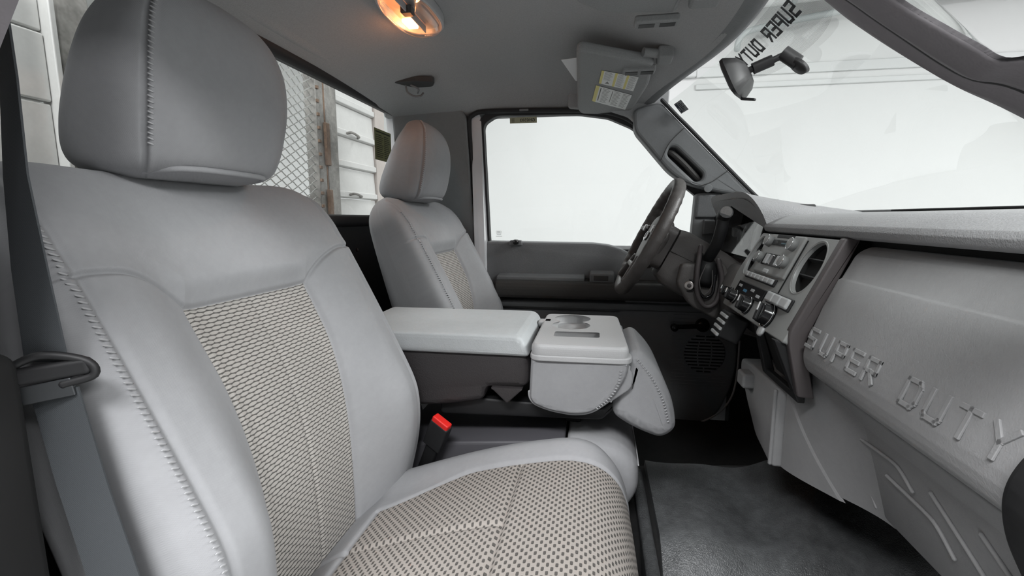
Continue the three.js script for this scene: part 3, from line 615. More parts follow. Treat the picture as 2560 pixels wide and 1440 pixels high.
  const cu = part(t, 'seat_cushion', cpad.cover, mCloth);
  part(cu, 'woven_panel', cpad.insert, mInsert, 'woven dotted grey panel');
  const seamPath = span(h0 + .01, CL * 0.98, 40).map(h => cpad.point(csi(h) + 0.003, h, false));
  // headrest
  const xf = [[0.768, -0.535], [0.776, -0.50], [0.795, -0.479], [0.85, -0.464], [0.90, -0.460], [0.94, -0.464], [0.975, -0.478], [0.998, -0.502], [1.010, -0.53]];
  const xb = [[0.768, -0.590], [0.776, -0.622], [0.795, -0.640], [0.83, -0.634], [0.87, -0.616], [0.91, -0.596], [0.95, -0.576], [0.975, -0.562], [0.998, -0.552], [1.010, -0.540]];
  const hw = [[0.768, 0.085], [0.776, 0.110], [0.795, 0.122], [0.85, 0.130], [0.90, 0.130], [0.94, 0.121], [0.975, 0.098], [0.998, 0.066], [1.010, 0.02]];
  const rings = [], seamPts = [[], []], NR = 96, TH = 0.92;
  const ys = [...ease(0.795, 0.768, 10).reverse(), ...span(0.795, 0.95, 40).slice(1), ...ease(0.95, 1.010, 30)];
  ys.forEach((y, j) => {
    const f = smoothTable(xf, y), b = smoothTable(xb, y), w = smoothTable(hw, y), cx = (f + b) / 2, hd = Math.max(0.004, (f - b) / 2), ring = [];
    const at = (th, lift) => { const c = Math.cos(th), s = Math.sin(th), e = 2 / 3.3; return [cx + (hd + lift) * Math.sign(c) * Math.pow(Math.abs(c), e), y, zc + (w + lift) * Math.sign(s) * Math.pow(Math.abs(s), e)]; };
    for (let i = 0; i < NR * 2; i++) { const th = -Math.PI + Math.PI * i / NR; const d = Math.abs(th) - TH; ring.push(at(th, 0.0028 * bell(d + 0.02, 0.05) - 0.0035 * bell(d - 0.07, 0.035))); }
    rings.push(ring);
    if (y > 0.80 && y < 1.004 && j % 2 === 0) { seamPts[0].push(at(TH - .01, 0.0028)); seamPts[1].push(at(-TH + .01, 0.0028)); }
  });
  const hr = part(t, 'headrest', loft(rings, true), mCloth);
  seamPts.slice(0, 1).forEach((p, i) => { const st = part(hr, 'stitching', stitches(p, 0.0056, 0.0075, 0.0010, () => [-1, 0, i ? -1 : 1]), mSeam); st.userData.kind = 'stuff'; });
  part(hr, 'lower_lip', tube([[-0.53, 0.775, zc - 0.09], [-0.494, 0.779, zc - 0.07], [-0.488, 0.780, zc], [-0.494, 0.779, zc + 0.07], [-0.53, 0.775, zc + 0.09]], 0.004, 40, 8), mCloth);
  for (const s of [-0.055, 0.055]) part(t, 'headrest_post', cyl([-0.572, 0.73, zc + s], [-0.572, 0.80, zc + s], 0.006), mBlackGloss);
  // base, side shields, frame
  part(t, 'seat_base', rbox(-0.42, 0.0, 0.025, 0.20, zc - 0.20, zc + 0.20, 0.02), mSidePlastic);
  for (const s of [-1, 1]) part(t, 'side_shield', prismZ([[-0.50, 0.10, .04], [-0.52, 0.235, .05], [-0.35, 0.205], [-0.02, 0.235, .03], [0.03, 0.14, .03], [-0.02, 0.09, .02]], s > 0 ? zc + 0.200 : zc - 0.238, s > 0 ? zc + 0.238 : zc - 0.200, .02, .008), mSidePlastic);
  for (const s of [-0.17, 0.17]) part(t, 'floor_track', rbox(-0.45, 0.06, 0.003, 0.03, zc + s - 0.02, zc + s + 0.02, 0.004), mBlack);
  return t;
}
const seatPassenger = makeSeat();
{
  const d = seatPassenger.clone(); d.name = numbered('bucket_seat'); d.position.z -= 0.84; scene.add(d);
  d.userData = { label: 'far grey cloth driver seat behind the steering wheel', category: 'seat', group: 'front seats of the cab' };
}
// ------------------------------------------------------------------ folded middle seat used as console
{
  const c = thing('center_console', 'folded middle seat forming a light grey armrest with cup holders', 'console', [-0.15, 0.0, 0.03]);
  const lid = part(c, 'armrest_lid', prismZ([[-0.50, 0.463, .012], [-0.50, 0.503, .02], [-0.130, 0.505, .018], [-0.114, 0.464, .012]], -0.092, 0.160, .012, .010), mVinylLid);
  part(c, 'storage_bin', prismZ([[-0.47, 0.35], [-0.47, 0.466], [-0.122, 0.468, .02], [-0.116, 0.44, .01], [-0.118, 0.402, .02], [-0.200, 0.398, .008], [-0.206, 0.372, .012], [-0.30, 0.352, .06]], -0.085, 0.150, .02, .012), mBin, 'dark brown storage bin');
  part(c, 'bin_hinge', prismZ([[-0.190, 0.402], [-0.128, 0.402], [-0.158, 0.372, .004]], 0.12, 0.160, .003, .003), mBin);
  // cup holder tray with real wells
  const pts = []; const cA = [-0.047, -0.062], cB = [-0.047, 0.006], R = 0.046;
  for (let i = 0; i < 40; i++) { const a = Math.PI * 2 * i / 40, p = [cA[0] + R * Math.cos(a), cA[1] + R * Math.sin(a)]; pts.push([...p, a, 0]); }
  const chord = Math.acos((cB[1] - cA[1]) / 2 / R), well = [];
  for (let i = 0; i <= 30; i++) { const a = Math.PI / 2 + chord + (2 * Math.PI - 2 * chord) * i / 30; well.push([cA[0] + R * Math.cos(a), cA[1] + R * Math.sin(a)]); }
  for (let i = 0; i <= 30; i++) { const a = -Math.PI / 2 + chord + (2 * Math.PI - 2 * chord) * i / 30; well.push([cB[0] + R * Math.cos(a), cB[1] + R * Math.sin(a)]); }
  const trayHole = roundShape([[-0.082, 0.062], [0.018, 0.058], [0.018, 0.112], [-0.082, 0.116]], .014).getPoints(8).map(p => [p.x, p.y]).slice(0, -1);
  const top = roundShape([[-0.112, -0.112], [0.056, -0.112], [0.064, 0.172], [-0.112, 0.176]].map(p => [p[0], -p[1]]), .022);
  for (const h of [well, trayHole]) { const s = new THREE.Path(h.map(p => new THREE.Vector2(p[0], -p[1]))); top.holes.push(s); }
  const g = new THREE.ExtrudeGeometry(top, { depth: 0.004, bevelEnabled: true, bevelThickness: 0.011, bevelSize: 0.006, bevelOffset: -0.006, bevelSegments: 5, curveSegments: 10 }); g.rotateX(-Math.PI / 2); g.translate(0, 0.4795, 0);
  const tray = part(c, 'cup_tray', boxUV(g), mTray);
  const wall = (o, y0, y1, f) => { const cx = o.reduce((s, p) => s + p[0], 0) / o.length, cz = o.reduce((s, p) => s + p[1], 0) / o.length; const ring = (y, k) => o.map(p => [cx + (p[0] - cx) * k, y, cz + (p[1] - cz) * k]); return join([loft([ring(y1, 1.12), ring(y1 - .006, 1.10), ring(y0, f)], false), loft([ring(y0, f), ring(y0 - 0.002, f * 0.5), ring(y0 - .003, 0.02)], false)]); };
  part(tray, 'cup_well', wall(well, 0.418, 0.484, 0.96), mTray);
  part(tray, 'coin_tray', wall(trayHole, 0.465, 0.484, 0.92), mTray);
  part(tray, 'skirt', prismY([[-0.114, -0.116], [0.062, -0.116], [0.070, 0.174], [-0.114, 0.178]], 0.464, 0.4745, .024, .003), mTray);
  part(c, 'latch', rbox(-0.122, -0.090, 0.480, 0.4945, -0.052, -0.022, .005), mTray, 'small pale push latch');
  // cloth covered end of the folded backrest
  const body = [[-0.112, 0.470, .004], [0.066, 0.474, .006], [0.062, 0.440, .03], [0.040, 0.398, .03], [0.0, 0.366, .03], [-0.032, 0.360, .03], [-0.080, 0.366, .03], [-0.116, 0.380, .02]];
  part(c, 'backrest_cover', prismZ(body, -0.112, 0.170, .02, .012), mCloth);
  { const q = roundShape(body, .02).getPoints(6).filter(p => p.y < 0.462).map(p => [p.x, p.y - .0005, 0.1565]); part(c, 'piping', tube(q, .0032, 120, 8), mSeam); }
  part(c, 'gusset', prismZ([[0.058, 0.462], [0.074, 0.440, .01], [0.070, 0.415, .01], [0.03, 0.385]], 0.10, 0.160, .006, .004), mCloth);
  const path = [[0.050, 0.452, 0.1715], [0.045, 0.425, 0.1715], [0.028, 0.396, 0.1715], [0.010, 0.380, 0.1715]];
  part(c, 'stitching', stitches(path, 0.0055, 0.006, 0.0009, () => [-1, 0, 0]), mSeam).userData.kind = 'stuff';
  part(c, 'under_cover', prismZ([[-0.30, 0.33], [-0.30, 0.37], [0.02, 0.362], [0.075, 0.41, .01], [0.072, 0.395, .01], [0.02, 0.34]], -0.09, 0.13, .01, .004), mBlack);
  // headrest pad hanging in front
  part(c, 'folded_headrest', prismZ([[0.055, 0.470, .01], [0.082, 0.486, .015], [0.120, 0.447, .05], [0.148, 0.387, .05], [0.156, 0.335, .025], [0.128, 0.314, .03], [0.080, 0.330, .03], [0.035, 0.357, .02]], -0.075, 0.150, .02, .026), mCloth);
  part(c, 'stitching', stitches([[0.080, 0.468, 0.150], [0.105, 0.436, 0.1505], [0.126, 0.395, 0.1505], [0.137, 0.355, 0.150]], 0.0055, 0.006, 0.0009, () => [-1, .5, 0]), mSeam).userData.kind = 'stuff';
  // middle seat cushion below
  const cus = part(c, 'seat_cushion', prismZ([[-0.045, 0.12], [-0.045, 0.296, .006], [-0.02, 0.302, .01], [0.055, 0.297, .05], [0.092, 0.262, .04], [0.093, 0.20, .04], [0.070, 0.160, .03], [-0.02, 0.14]], -0.12, 0.144, .02, .030), mCloth);
  part(c, 'shaded_cushion_rear', prismZ([[-0.40, 0.14], [-0.40, 0.266, .006], [-0.05, 0.300, .006], [-0.046, 0.14]], -0.118, 0.146, .003, .006), M([.075, .073, .082], .6), 'rear of the middle seat cushion with the shade under the console put into its colour');  // cushion rear coloured dark to stand in for shade below the console
  part(cus, 'seam', tube([[0.090, 0.258, 0.135], [0.0925, 0.250, 0.08], [0.0930, 0.248, 0.0], [0.0925, 0.250, -0.08]], .0016, 30, 6), mSeam);
  part(c, 'pedestal', rbox(-0.36, 0.02, 0.10, 0.15, -0.09, 0.10, .01), mBlack);
}

// ------------------------------------------------------------------ dashboard
const FN = [-0.913, 0.407, 0], FU = [0.407, 0.913, 0], FO = [0.386, 0.686, 0];   // face of the centre stack: outward normal, up, top edge
const faceM = (z, v, out = 0) => basis([FO[0] - FU[0] * v + FN[0] * out, FO[1] - FU[1] * v + FN[1] * out, z], [0, 0, 1], FU, FN);
const onFace = (g, z, v, out = 0) => { g.applyMatrix4(faceM(z, v, out)); return g; };
const fbox = (w, h, d, r = .002) => { const g = new RoundedBoxGeometry(w, h, d, 2, Math.min(r, w / 2.1, h / 2.1, d / 2.1)); return boxUV(g.index ? g.toNonIndexed() : g); };
const fdisc = pts => { const g = new THREE.LatheGeometry(pts.map(p => new THREE.Vector2(p[0], p[1])), 32); g.rotateX(Math.PI / 2); return g; };
{
  const d = thing('dashboard', 'grey moulded dashboard with glove box and centre control panel', 'dashboard', [0.5, 0.2, 0]);
  part(d, 'top_pad', prismZ([[0.402, 0.686, .004], [0.387, 0.691, .006], [0.386, 0.706, .016], [0.428, 0.7265, .04], [0.50, 0.7305], [0.62, 0.734], [0.62, 0.68], [0.46, 0.682]], -0.205, 0.655, .01, .006), mDashPad);
  part(d, 'gap_recess', rbox(0.425, 0.60, 0.655, 0.688, 0.172, 0.65, .002), mCavity);
  part(d, 'defrost_vent', rbox(0.565, 0.615, 0.7335, 0.7365, -0.05, 0.40, .001), mCavity);
  // glove box
  const gb = part(d, 'glove_box_door', prismZ([[0.47, 0.676], [0.414, 0.676, .010], [0.3985, 0.665, .008], [0.3815, 0.6275, .001], [0.3770, 0.6255, .001], [0.360, 0.585], [0.3415, 0.530, .02], [0.3345, 0.500, .014], [0.342, 0.474, .014], [0.365, 0.464, .008], [0.47, 0.464]], 0.177, 0.655, .004, .010), mDash);
  const word = 'SUPERDUTY', zs = [0.191, 0.236, 0.277, 0.316, 0.354, 0.432, 0.470, 0.509, 0.548];
  for (let i = 0; i < 9; i++) {
    const g = letter(word[i], 0.022, 0.028, 0.0056, 0.0026);
    g.translate(-0.0115, -0.0145, 0); const s = V(0.0185, 0.055, 0).normalize();
    g.applyMatrix4(basis([0.3415, 0.5325, zs[i] + .009], [0, 0, 1], [s.x, s.y, 0], [-s.y, s.x, 0])); part(gb, 'letter', g, mDash);
  }
  // lower knee panel with raised ribs
  const lp = part(d, 'knee_panel', prismZ([[0.366, 0.468], [0.374, 0.452, .004], [0.392, 0.420], [0.428, 0.283, .006], [0.47, 0.283], [0.47, 0.468]], 0.120, 0.64, .004, .006), mDash);
  const KP = (z, y) => [0.392 + (0.420 - y) * 0.2628 - 0.002, y, z];
  const ribs = [[[.256, .394], [.34, .399], [.368, .379]], [[.311, .368], [.40, .362], [.43, .335]], [[.407, .400], [.475, .349], [.52, .30]], [[.482, .400], [.52, .372], [.56, .33]], [[.19, .40], [.235, .345], [.262, .292]]];
  for (const r of ribs) part(lp, 'rib', tube(r.map(p => KP(...p)), .0026, 30, 6, false, 0.3), mDash);
  part(lp, 'edge_line', tube([[0.371, 0.4545, 0.19], [0.371, 0.4545, 0.35], [0.371, 0.4545, 0.62]], .0022, 12, 6), mDash);
  part(d, 'side_opening', prismZ([[0.325, 0.47, .03], [0.318, 0.51, .03], [0.335, 0.548, .03], [0.44, 0.60], [0.44, 0.30], [0.38, 0.36]], 0.588, 0.64, .02, .008), mBlack);
  // centre stack face with two vent openings
  const sh = roundShape([[-0.205, 0.0], [0.168, 0.0], [0.168, -0.168], [0.168, -0.188], [-0.215, -0.188], [-0.235, -0.10]], .006);
  const hole = (z, v, a, b) => { const p = new THREE.Path(); p.absellipse(z, -v, a, b, 0, Math.PI * 2, true); sh.holes.push(p); };
  hole(0.108, 0.056, 0.044, 0.050); hole(-0.178, 0.056, 0.030, 0.048);
  const fg = extrude(sh, 0.014, .0025, 28); fg.translate(0, 0, -0.014);
  const face = part(d, 'control_panel', boxUV(onFace(fg, 0, 0)), mBezel);
  part(d, 'stack_core', prismZ([[0.402, 0.684], [0.335, 0.53], [0.345, 0.47], [0.50, 0.44], [0.50, 0.684]], -0.20, 0.150, .004, .002), mCavity);
  part(d, 'stack_side', prismZ([[0.400, 0.690], [0.386, 0.688, .003], [0.3165, 0.531, .012], [0.318, 0.512, .006], [0.338, 0.424, .004], [0.364, 0.422, .003], [0.346, 0.50, .01], [0.346, 0.53, .01], [0.41, 0.69]], 0.156, 0.174, .004, .003), mBezelSide, 'dark brown side of the control panel');
  for (const [z, v, a, b] of [[0.108, 0.056, 0.044, 0.050], [-0.178, 0.056, 0.030, 0.048]]) {
    const vent = part(d, 'air_vent', (() => { const rings = [[1.04, 0.0], [1.0, 0.0015], [0.97, -0.001], [0.95, -0.004], [0.94, -0.008]].map(([k, o]) => Array.from({ length: 40 }, (_, i) => { const t = Math.PI * 2 * i / 40; return [a * k * Math.cos(t), b * k * Math.sin(t), o]; })); return onFace(loft(rings, false), z, v); })(), mBezel);
    part(vent, 'duct', onFace(loft([[0.94, -0.0075], [0.88, -0.040]].map(([k, o]) => Array.from({ length: 40 }, (_, i) => { const t = Math.PI * 2 * i / 40; return [a * k * Math.cos(t), b * k * Math.sin(t), o]; })), false), z, v), mCavity);
    part(vent, 'cavity', onFace(boxUV(new THREE.CylinderGeometry(1, 1, 0.002, 40).rotateX(Math.PI / 2).scale(a * 0.92, b * 0.92, 1)), z, v, -0.040), mCavity);
    for (const q of [-0.32, 0.30]) { const w = a * 1.75 * Math.sqrt(1 - q * q); const g = new THREE.BoxGeometry(w, 0.0022, 0.020, 10, 1, 1); g.rotateX(-0.35); g.translate(0, q * b, -0.016); part(vent, 'louver', onFace(boxUV(g.toNonIndexed()), z, v), mBlack); }
  }
  part(face, 'panel_seam', onFace(fbox(0.0022, 0.172, 0.003, .0006), 0.052, 0.094, 0.0004), mCavity);
  // radio
  const rd = part(d, 'radio', onFace(fbox(0.170, 0.088, 0.010, .004), -0.040, 0.046, 0.0), mBezel);
  part(rd, 'display', onFace(fbox(0.098, 0.012, 0.002, .0008), -0.046, 0.0205, 0.0055), mBlackGloss);
  part(rd, 'display_glow', onFace(fbox(0.03, 0.003, 0.0015, .0005), -0.03, 0.0215, 0.0064), M([.05, .12, .15], .4));
  part(rd, 'disc_slot', onFace(fbox(0.085, 0.007, 0.002, .001), -0.045, 0.006, 0.0050), mBlack);
  part(rd, 'lower_bay', onFace(fbox(0.110, 0.026, 0.002, .003), -0.045, 0.0585, 0.0052), mBlackGloss);
  for (const [z, w] of [[-0.075, .016], [-0.053, .013], [-0.012, .022]]) part(rd, 'key', onFace(fbox(w, 0.022, 0.005, .002), z, 0.0585, 0.007), z === -0.053 ? mChrome : mButton);
  for (const [z, v] of [[-0.108, 0.020], [0.020, 0.022], [-0.115, 0.058], [0.022, 0.058]]) {
    const kb = part(rd, 'knob', onFace(fdisc([[0, .014], [.0095, .0135], [.0115, .012], [.0125, 0], [0, 0]]), z, v, 0.004), mBezel);
    part(kb, 'ring', onFace(new THREE.TorusGeometry(.0116, .0010, 8, 28), z, v, 0.0165), mChrome);
  }
  part(rd, 'key', onFace(fbox(0.026, 0.009, 0.005, .003), -0.050, 0.0835, 0.005), mButton);
  const br = part(d, 'button_row', onFace(fbox(0.180, 0.016, 0.006, .003), -0.070, 0.101, 0.001), mBlack);
  for (let i = 0; i < 7; i++) part(br, 'button', onFace(fbox(0.0225, 0.0115, 0.008, .003), -0.070 + (i - 3) * 0.0245, 0.1005, 0.004), mButton);
  const cd = part(d, 'climate_display', onFace(fbox(0.175, 0.028, 0.004, .003), -0.085, 0.1335, 0.0015), mBlackGloss);
  for (let i = 0; i < 4; i++) part(cd, 'icon', onFace(fbox(0.020, 0.006, 0.0015, .0006), -0.148 + i * 0.042, 0.1335 + (i % 2 ? .004 : -.003), 0.0038), i === 1 ? M([.10, .28, .45], .4) : mButton);
  const sw = part(d, 'switch_row', onFace(fbox(0.108, 0.024, 0.006, .004), 0.077, 0.128, 0.0015), mBlack);
  for (let i = 0; i < 3; i++) part(sw, 'switch', onFace(fbox(0.0325, 0.0195, 0.010, .004), 0.077 + (i - 1) * 0.0345, 0.1275, 0.005), mButton);
  for (const [z, v, r] of [[-0.195, 0.158, .014], [-0.150, 0.160, .016], [-0.050, 0.163, .019], [0.068, 0.160, .0235]]) {
    const base = part(d, 'control_knob', onFace(fdisc([[0, .020], [r * .68, .020], [r * .80, .017], [r * .86, .005], [r, .003], [r * 1.05, 0], [0, 0]]), z, v, 0.001), mBlackGloss);
    part(base, 'grip', onFace(fbox(r * .42, r * 1.5, 0.008, .003).rotateZ(0.3), z, v, 0.022), mBlack);
    part(base, 'ring', onFace(new THREE.TorusGeometry(r * .99, .0008, 8, 32), z, v, 0.005), mChrome);
    part(base, 'pointer', onFace(fbox(r * .14, r * .7, 0.002, .0005).rotateZ(0.3).translate(0, r * .4, 0), z, v, 0.0262), mPaper);
  }
  part(d, 'push_button', onFace(fdisc([[0, .007], [.009, .0065], [.0105, .004], [.011, 0], [0, 0]]), 0.070, 0.1905, -0.002), mButton, 'round pale push button');
  // open cubby below the panel
  const cb = part(d, 'storage_cubby', [prismZ([[0.300, 0.517], [0.318, 0.512], [0.356, 0.415], [0.345, 0.408]], 0.142, 0.160, .003, .002), prismZ([[0.318, 0.517], [0.330, 0.512], [0.362, 0.415], [0.345, 0.408]], -0.015, 0.003, .003, .002), bar([0.352, 0.413, -0.01], [0.352, 0.413, 0.155], 0.012, 0.012), bar([0.318, 0.512, -0.01], [0.318, 0.512, 0.155], 0.008, 0.006)], mBlack);
  part(cb, 'cavity', prismZ([[0.330, 0.511], [0.365, 0.418], [0.47, 0.42], [0.47, 0.511]], 0.0, 0.148, .003, .001), mCavity);
  part(cb, 'socket', lathe([[0, .004], [.006, .004], [.009, 0], [0, 0]], [0.345, 0.470, 0.10], [-1, 0.3, 0], 16), mBezelSide);
  // lower centre trims down to the tunnel
  part(d, 'lower_trim', prismX([[-0.16, 0.365], [-0.10, 0.312], [-0.03, 0.262], [0.058, 0.243], [0.072, 0.245], [0.072, 0.400], [-0.10, 0.400], [-0.16, 0.395]], 0.345, 0.42, .015, .006), mDash);
  const LT = (z, y, o = 0) => [lerp(0.362, 0.3935 + (0.420 - y) * 0.2628, sstep(0.06, 0.30, z)) + o, y, z];
  part(d, 'lower_trim', surf(24, 16, (u, v) => { const z = lerp(0.074, 0.30, u); return LT(z, lerp(lerp(0.247, 0.283, u), 0.462, v)); }, (u, v) => [.2 * u, .2 * v]), mDash);
  part(d, 'trim_facet', join([surf(16, 16, (u, v) => { const y = lerp(0.249, 0.40, v), z = lerp(0.076, 0.076 + 0.125 * (0.405 - y) / 0.158, u); return LT(z, y + 0.012 * u * (1 - v), -0.003); }, (u, v) => [.1 * u, .1 * v]), surf(1, 16, (u, v) => { const y = lerp(0.249, 0.40, v), z = 0.076 + 0.125 * (0.405 - y) / 0.158; return LT(z + .006 * u, y + 0.012 * (1 - v), -0.003 + .004 * u); }, (u, v) => [.1 * u, .1 * v])].map(q => q.toNonIndexed())), mDash);
  part(d, 'trim_bump', rbox(0.322, 0.350, 0.352, 0.385, -0.105, -0.060, .006), mDash);
  part(d, 'trim_bead', tube([[0.3435, 0.25, 0.066], [0.3435, 0.32, 0.066], [0.3435, 0.395, 0.066]], .004, 10, 8), mDash);
  // driver side: binnacle hood, cluster, lower cover, ribbed block
  const hood = Array.from({ length: 15 }, (_, j) => {
    const q = j / 14, x = lerp(0.345, 0.60, q), top = lerp(0.786, 0.738, Math.pow(q, 0.8)), th = 0.017, N = 22, out = [], inn = [];
    for (let i = 0; i <= N; i++) {
      const a = Math.PI * i / N, k = 0.32, zz = -0.405 - 0.215 * Math.sign(Math.cos(a)) * -1 * Math.pow(Math.abs(Math.cos(a)), k), yy = 0.690 + (top - 0.690) * Math.pow(Math.sin(a), 0.5) - 0.02 * 0;
      out.push([x + (1 - Math.pow(Math.sin(a), 0.6)) * 0.05, yy, zz]);
      inn.push([x + 0.006 + (1 - Math.pow(Math.sin(a), 0.6)) * 0.05, 0.690 + (top - th - 0.690) * Math.pow(Math.sin(a), 0.5), -0.405 + (zz + 0.405) * 0.915]);
    }
    return [...out, ...inn.reverse()];
  });
  part(d, 'binnacle_hood', loft(hood, true, 0.6), mDashPad);
  part(d, 'pad_end', prismZ([[0.43, 0.66], [0.43, 0.71, .02], [0.50, 0.733], [0.62, 0.736], [0.62, 0.66]], -0.735, -0.615, .01, .006), mDashPad);
  const cl = part(d, 'gauge_cluster', prismZ([[0.425, 0.57], [0.455, 0.752], [0.50, 0.752], [0.50, 0.57]], -0.60, -0.215, .006, .003), mBlack);
  for (const z of [-0.50, -0.40, -0.31]) part(cl, 'gauge', lathe([[0, 0], [.038, 0], [.042, .004], [.044, .002], [.044, -.002], [0, -.002]], [0.438, 0.665, z], [-0.98, 0.17, 0], 36), mBlackGloss);
  part(cl, 'lens', surf(6, 6, (u, v) => [lerp(0.385, 0.425, v), lerp(0.62, 0.765, v), lerp(-0.58, -0.235, u)]), mLens);
  part(cl, 'lens_end', prismZ([[0.375, 0.60], [0.40, 0.735, .02], [0.44, 0.745], [0.44, 0.60]], -0.232, -0.226, .01, .002), mBlack);
  part(d, 'driver_cover', prismZ([[0.34, 0.44, .02], [0.318, 0.54, .02], [0.36, 0.60], [0.50, 0.60], [0.50, 0.40]], -0.70, -0.235, .01, .006), mColumn);
  part(d, 'end_vent', prismZ([[0.40, 0.60], [0.385, 0.735, .02], [0.45, 0.74], [0.45, 0.60]], -0.735, -0.635, .01, .004), mBlack);
  const bl = part(d, 'brake_controller', onFace(fbox(0.060, 0.060, 0.05, .006), -0.125, 0.225, -0.012), mBlack);
  for (let i = 0; i < 4; i++) part(bl, 'rib', onFace(fbox(0.050, 0.0075, 0.006, .002), -0.112, 0.206 + 0.0145 * i, 0.015), mButton);
  part(d, 'brake_release', bar([0.322, 0.458, -0.30], [0.345, 0.402, -0.30], 0.018, 0.006), mButton, 'slim pale release lever');
}
// ------------------------------------------------------------------ steering
const WN = V(-0.897, 0.442, 0), WU = V(0.442, 0.897, 0), WC = V(0.149, 0.664, -0.42);
{
  const w = thing('steering_wheel', 'dark leather steering wheel with finger grips in front of the driver seat', 'wheel', [0.149, 0.5, -0.42]);
  const m = basis([WC.x, WC.y, WC.z], [0, 0, -1], [WU.x, WU.y, 0], [WN.x, WN.y, 0]);
  // local frame: x towards driver door, y up the rim, z towards the driver
  const fix = new THREE.Matrix4().makeBasis(V(0, 0, 1).cross(V(0, 0, 0)).set(0, 0, 1), WU, V(0, 0, 1).cross(WU)); fix.setPosition(WC);
  const on = g => { g.applyMatrix4(fix); return g; };
  const sgn = V(0, 0, 1).cross(WU).dot(WN) > 0 ? 1 : -1;      // +z of the local frame faces the driver when sgn is 1
  const R = 0.168, rings = [];
  for (let i = 0; i < 180; i++) {
    const a = Math.PI * 2 * i / 180, side = Math.abs(Math.cos(a)), grip = sstep(.35, .6, side) * 0.0009 * Math.cos(a * 34);
    rings.push(Array.from({ length: 16 }, (_, k) => { const b = Math.PI * 2 * k / 16, r = 0.0165 + grip * (Math.cos(b) < 0 ? 1 : 0.4); const rad = R + r * Math.cos(b) * 0.92; return [rad * Math.cos(a), rad * Math.sin(a), r * Math.sin(b) * 1.08]; }));
  }
  rings.push(rings[0]);
  part(w, 'rim', on(loft(rings, false)), mWheel);
  const hub = [[0.0, 0.075], [0.055, 0.06], [0.075, 0.02], [0.066, -0.045], [0.035, -0.080], [-0.035, -0.080], [-0.066, -0.045], [-0.075, 0.02], [-0.055, 0.06]];
  part(w, 'hub', on(boxUV(extrude(roundShape(hub, .03), 0.050, .012).translate(0, 0, sgn > 0 ? -0.045 : -0.005))), mWheel);
  for (const [a, b] of [[[0.06, 0.03], [0.165, 0.02]], [[-0.06, 0.03], [-0.165, 0.02]], [[0.04, -0.06], [0.085, -0.142]], [[-0.04, -0.06], [-0.085, -0.142]]])
    part(w, 'spoke', on(bar([a[0], a[1], -.010 * sgn], [b[0], b[1], 0], 0.014, 0.040, [0, 0, 1], .006)), mWheel);
  const em = part(w, 'emblem', on(boxUV(new THREE.TorusGeometry(.020, .0022, 8, 36).scale(1.3, .62, 1).translate(0, 0.002, 0.008 * sgn))), mChrome, 'oval chrome emblem ring');
  part(em, 'field', on(boxUV(new THREE.CylinderGeometry(.019, .019, .002, 36).rotateX(Math.PI / 2).scale(1.3, .62, 1).translate(0, 0.002, 0.007 * sgn))), M([.05, .06, .09], .3));
  for (const s of [-1, 1]) part(w, 'thumb_switch', on(fbox(0.030, 0.022, 0.006, .003).translate(s * 0.10, 0.024, 0.012 * sgn)), mButton);
  part(w, 'lower_bezel', on(fbox(0.11, 0.014, 0.02, .004).translate(0, -0.088, 0.004 * sgn)), mBezel);
}
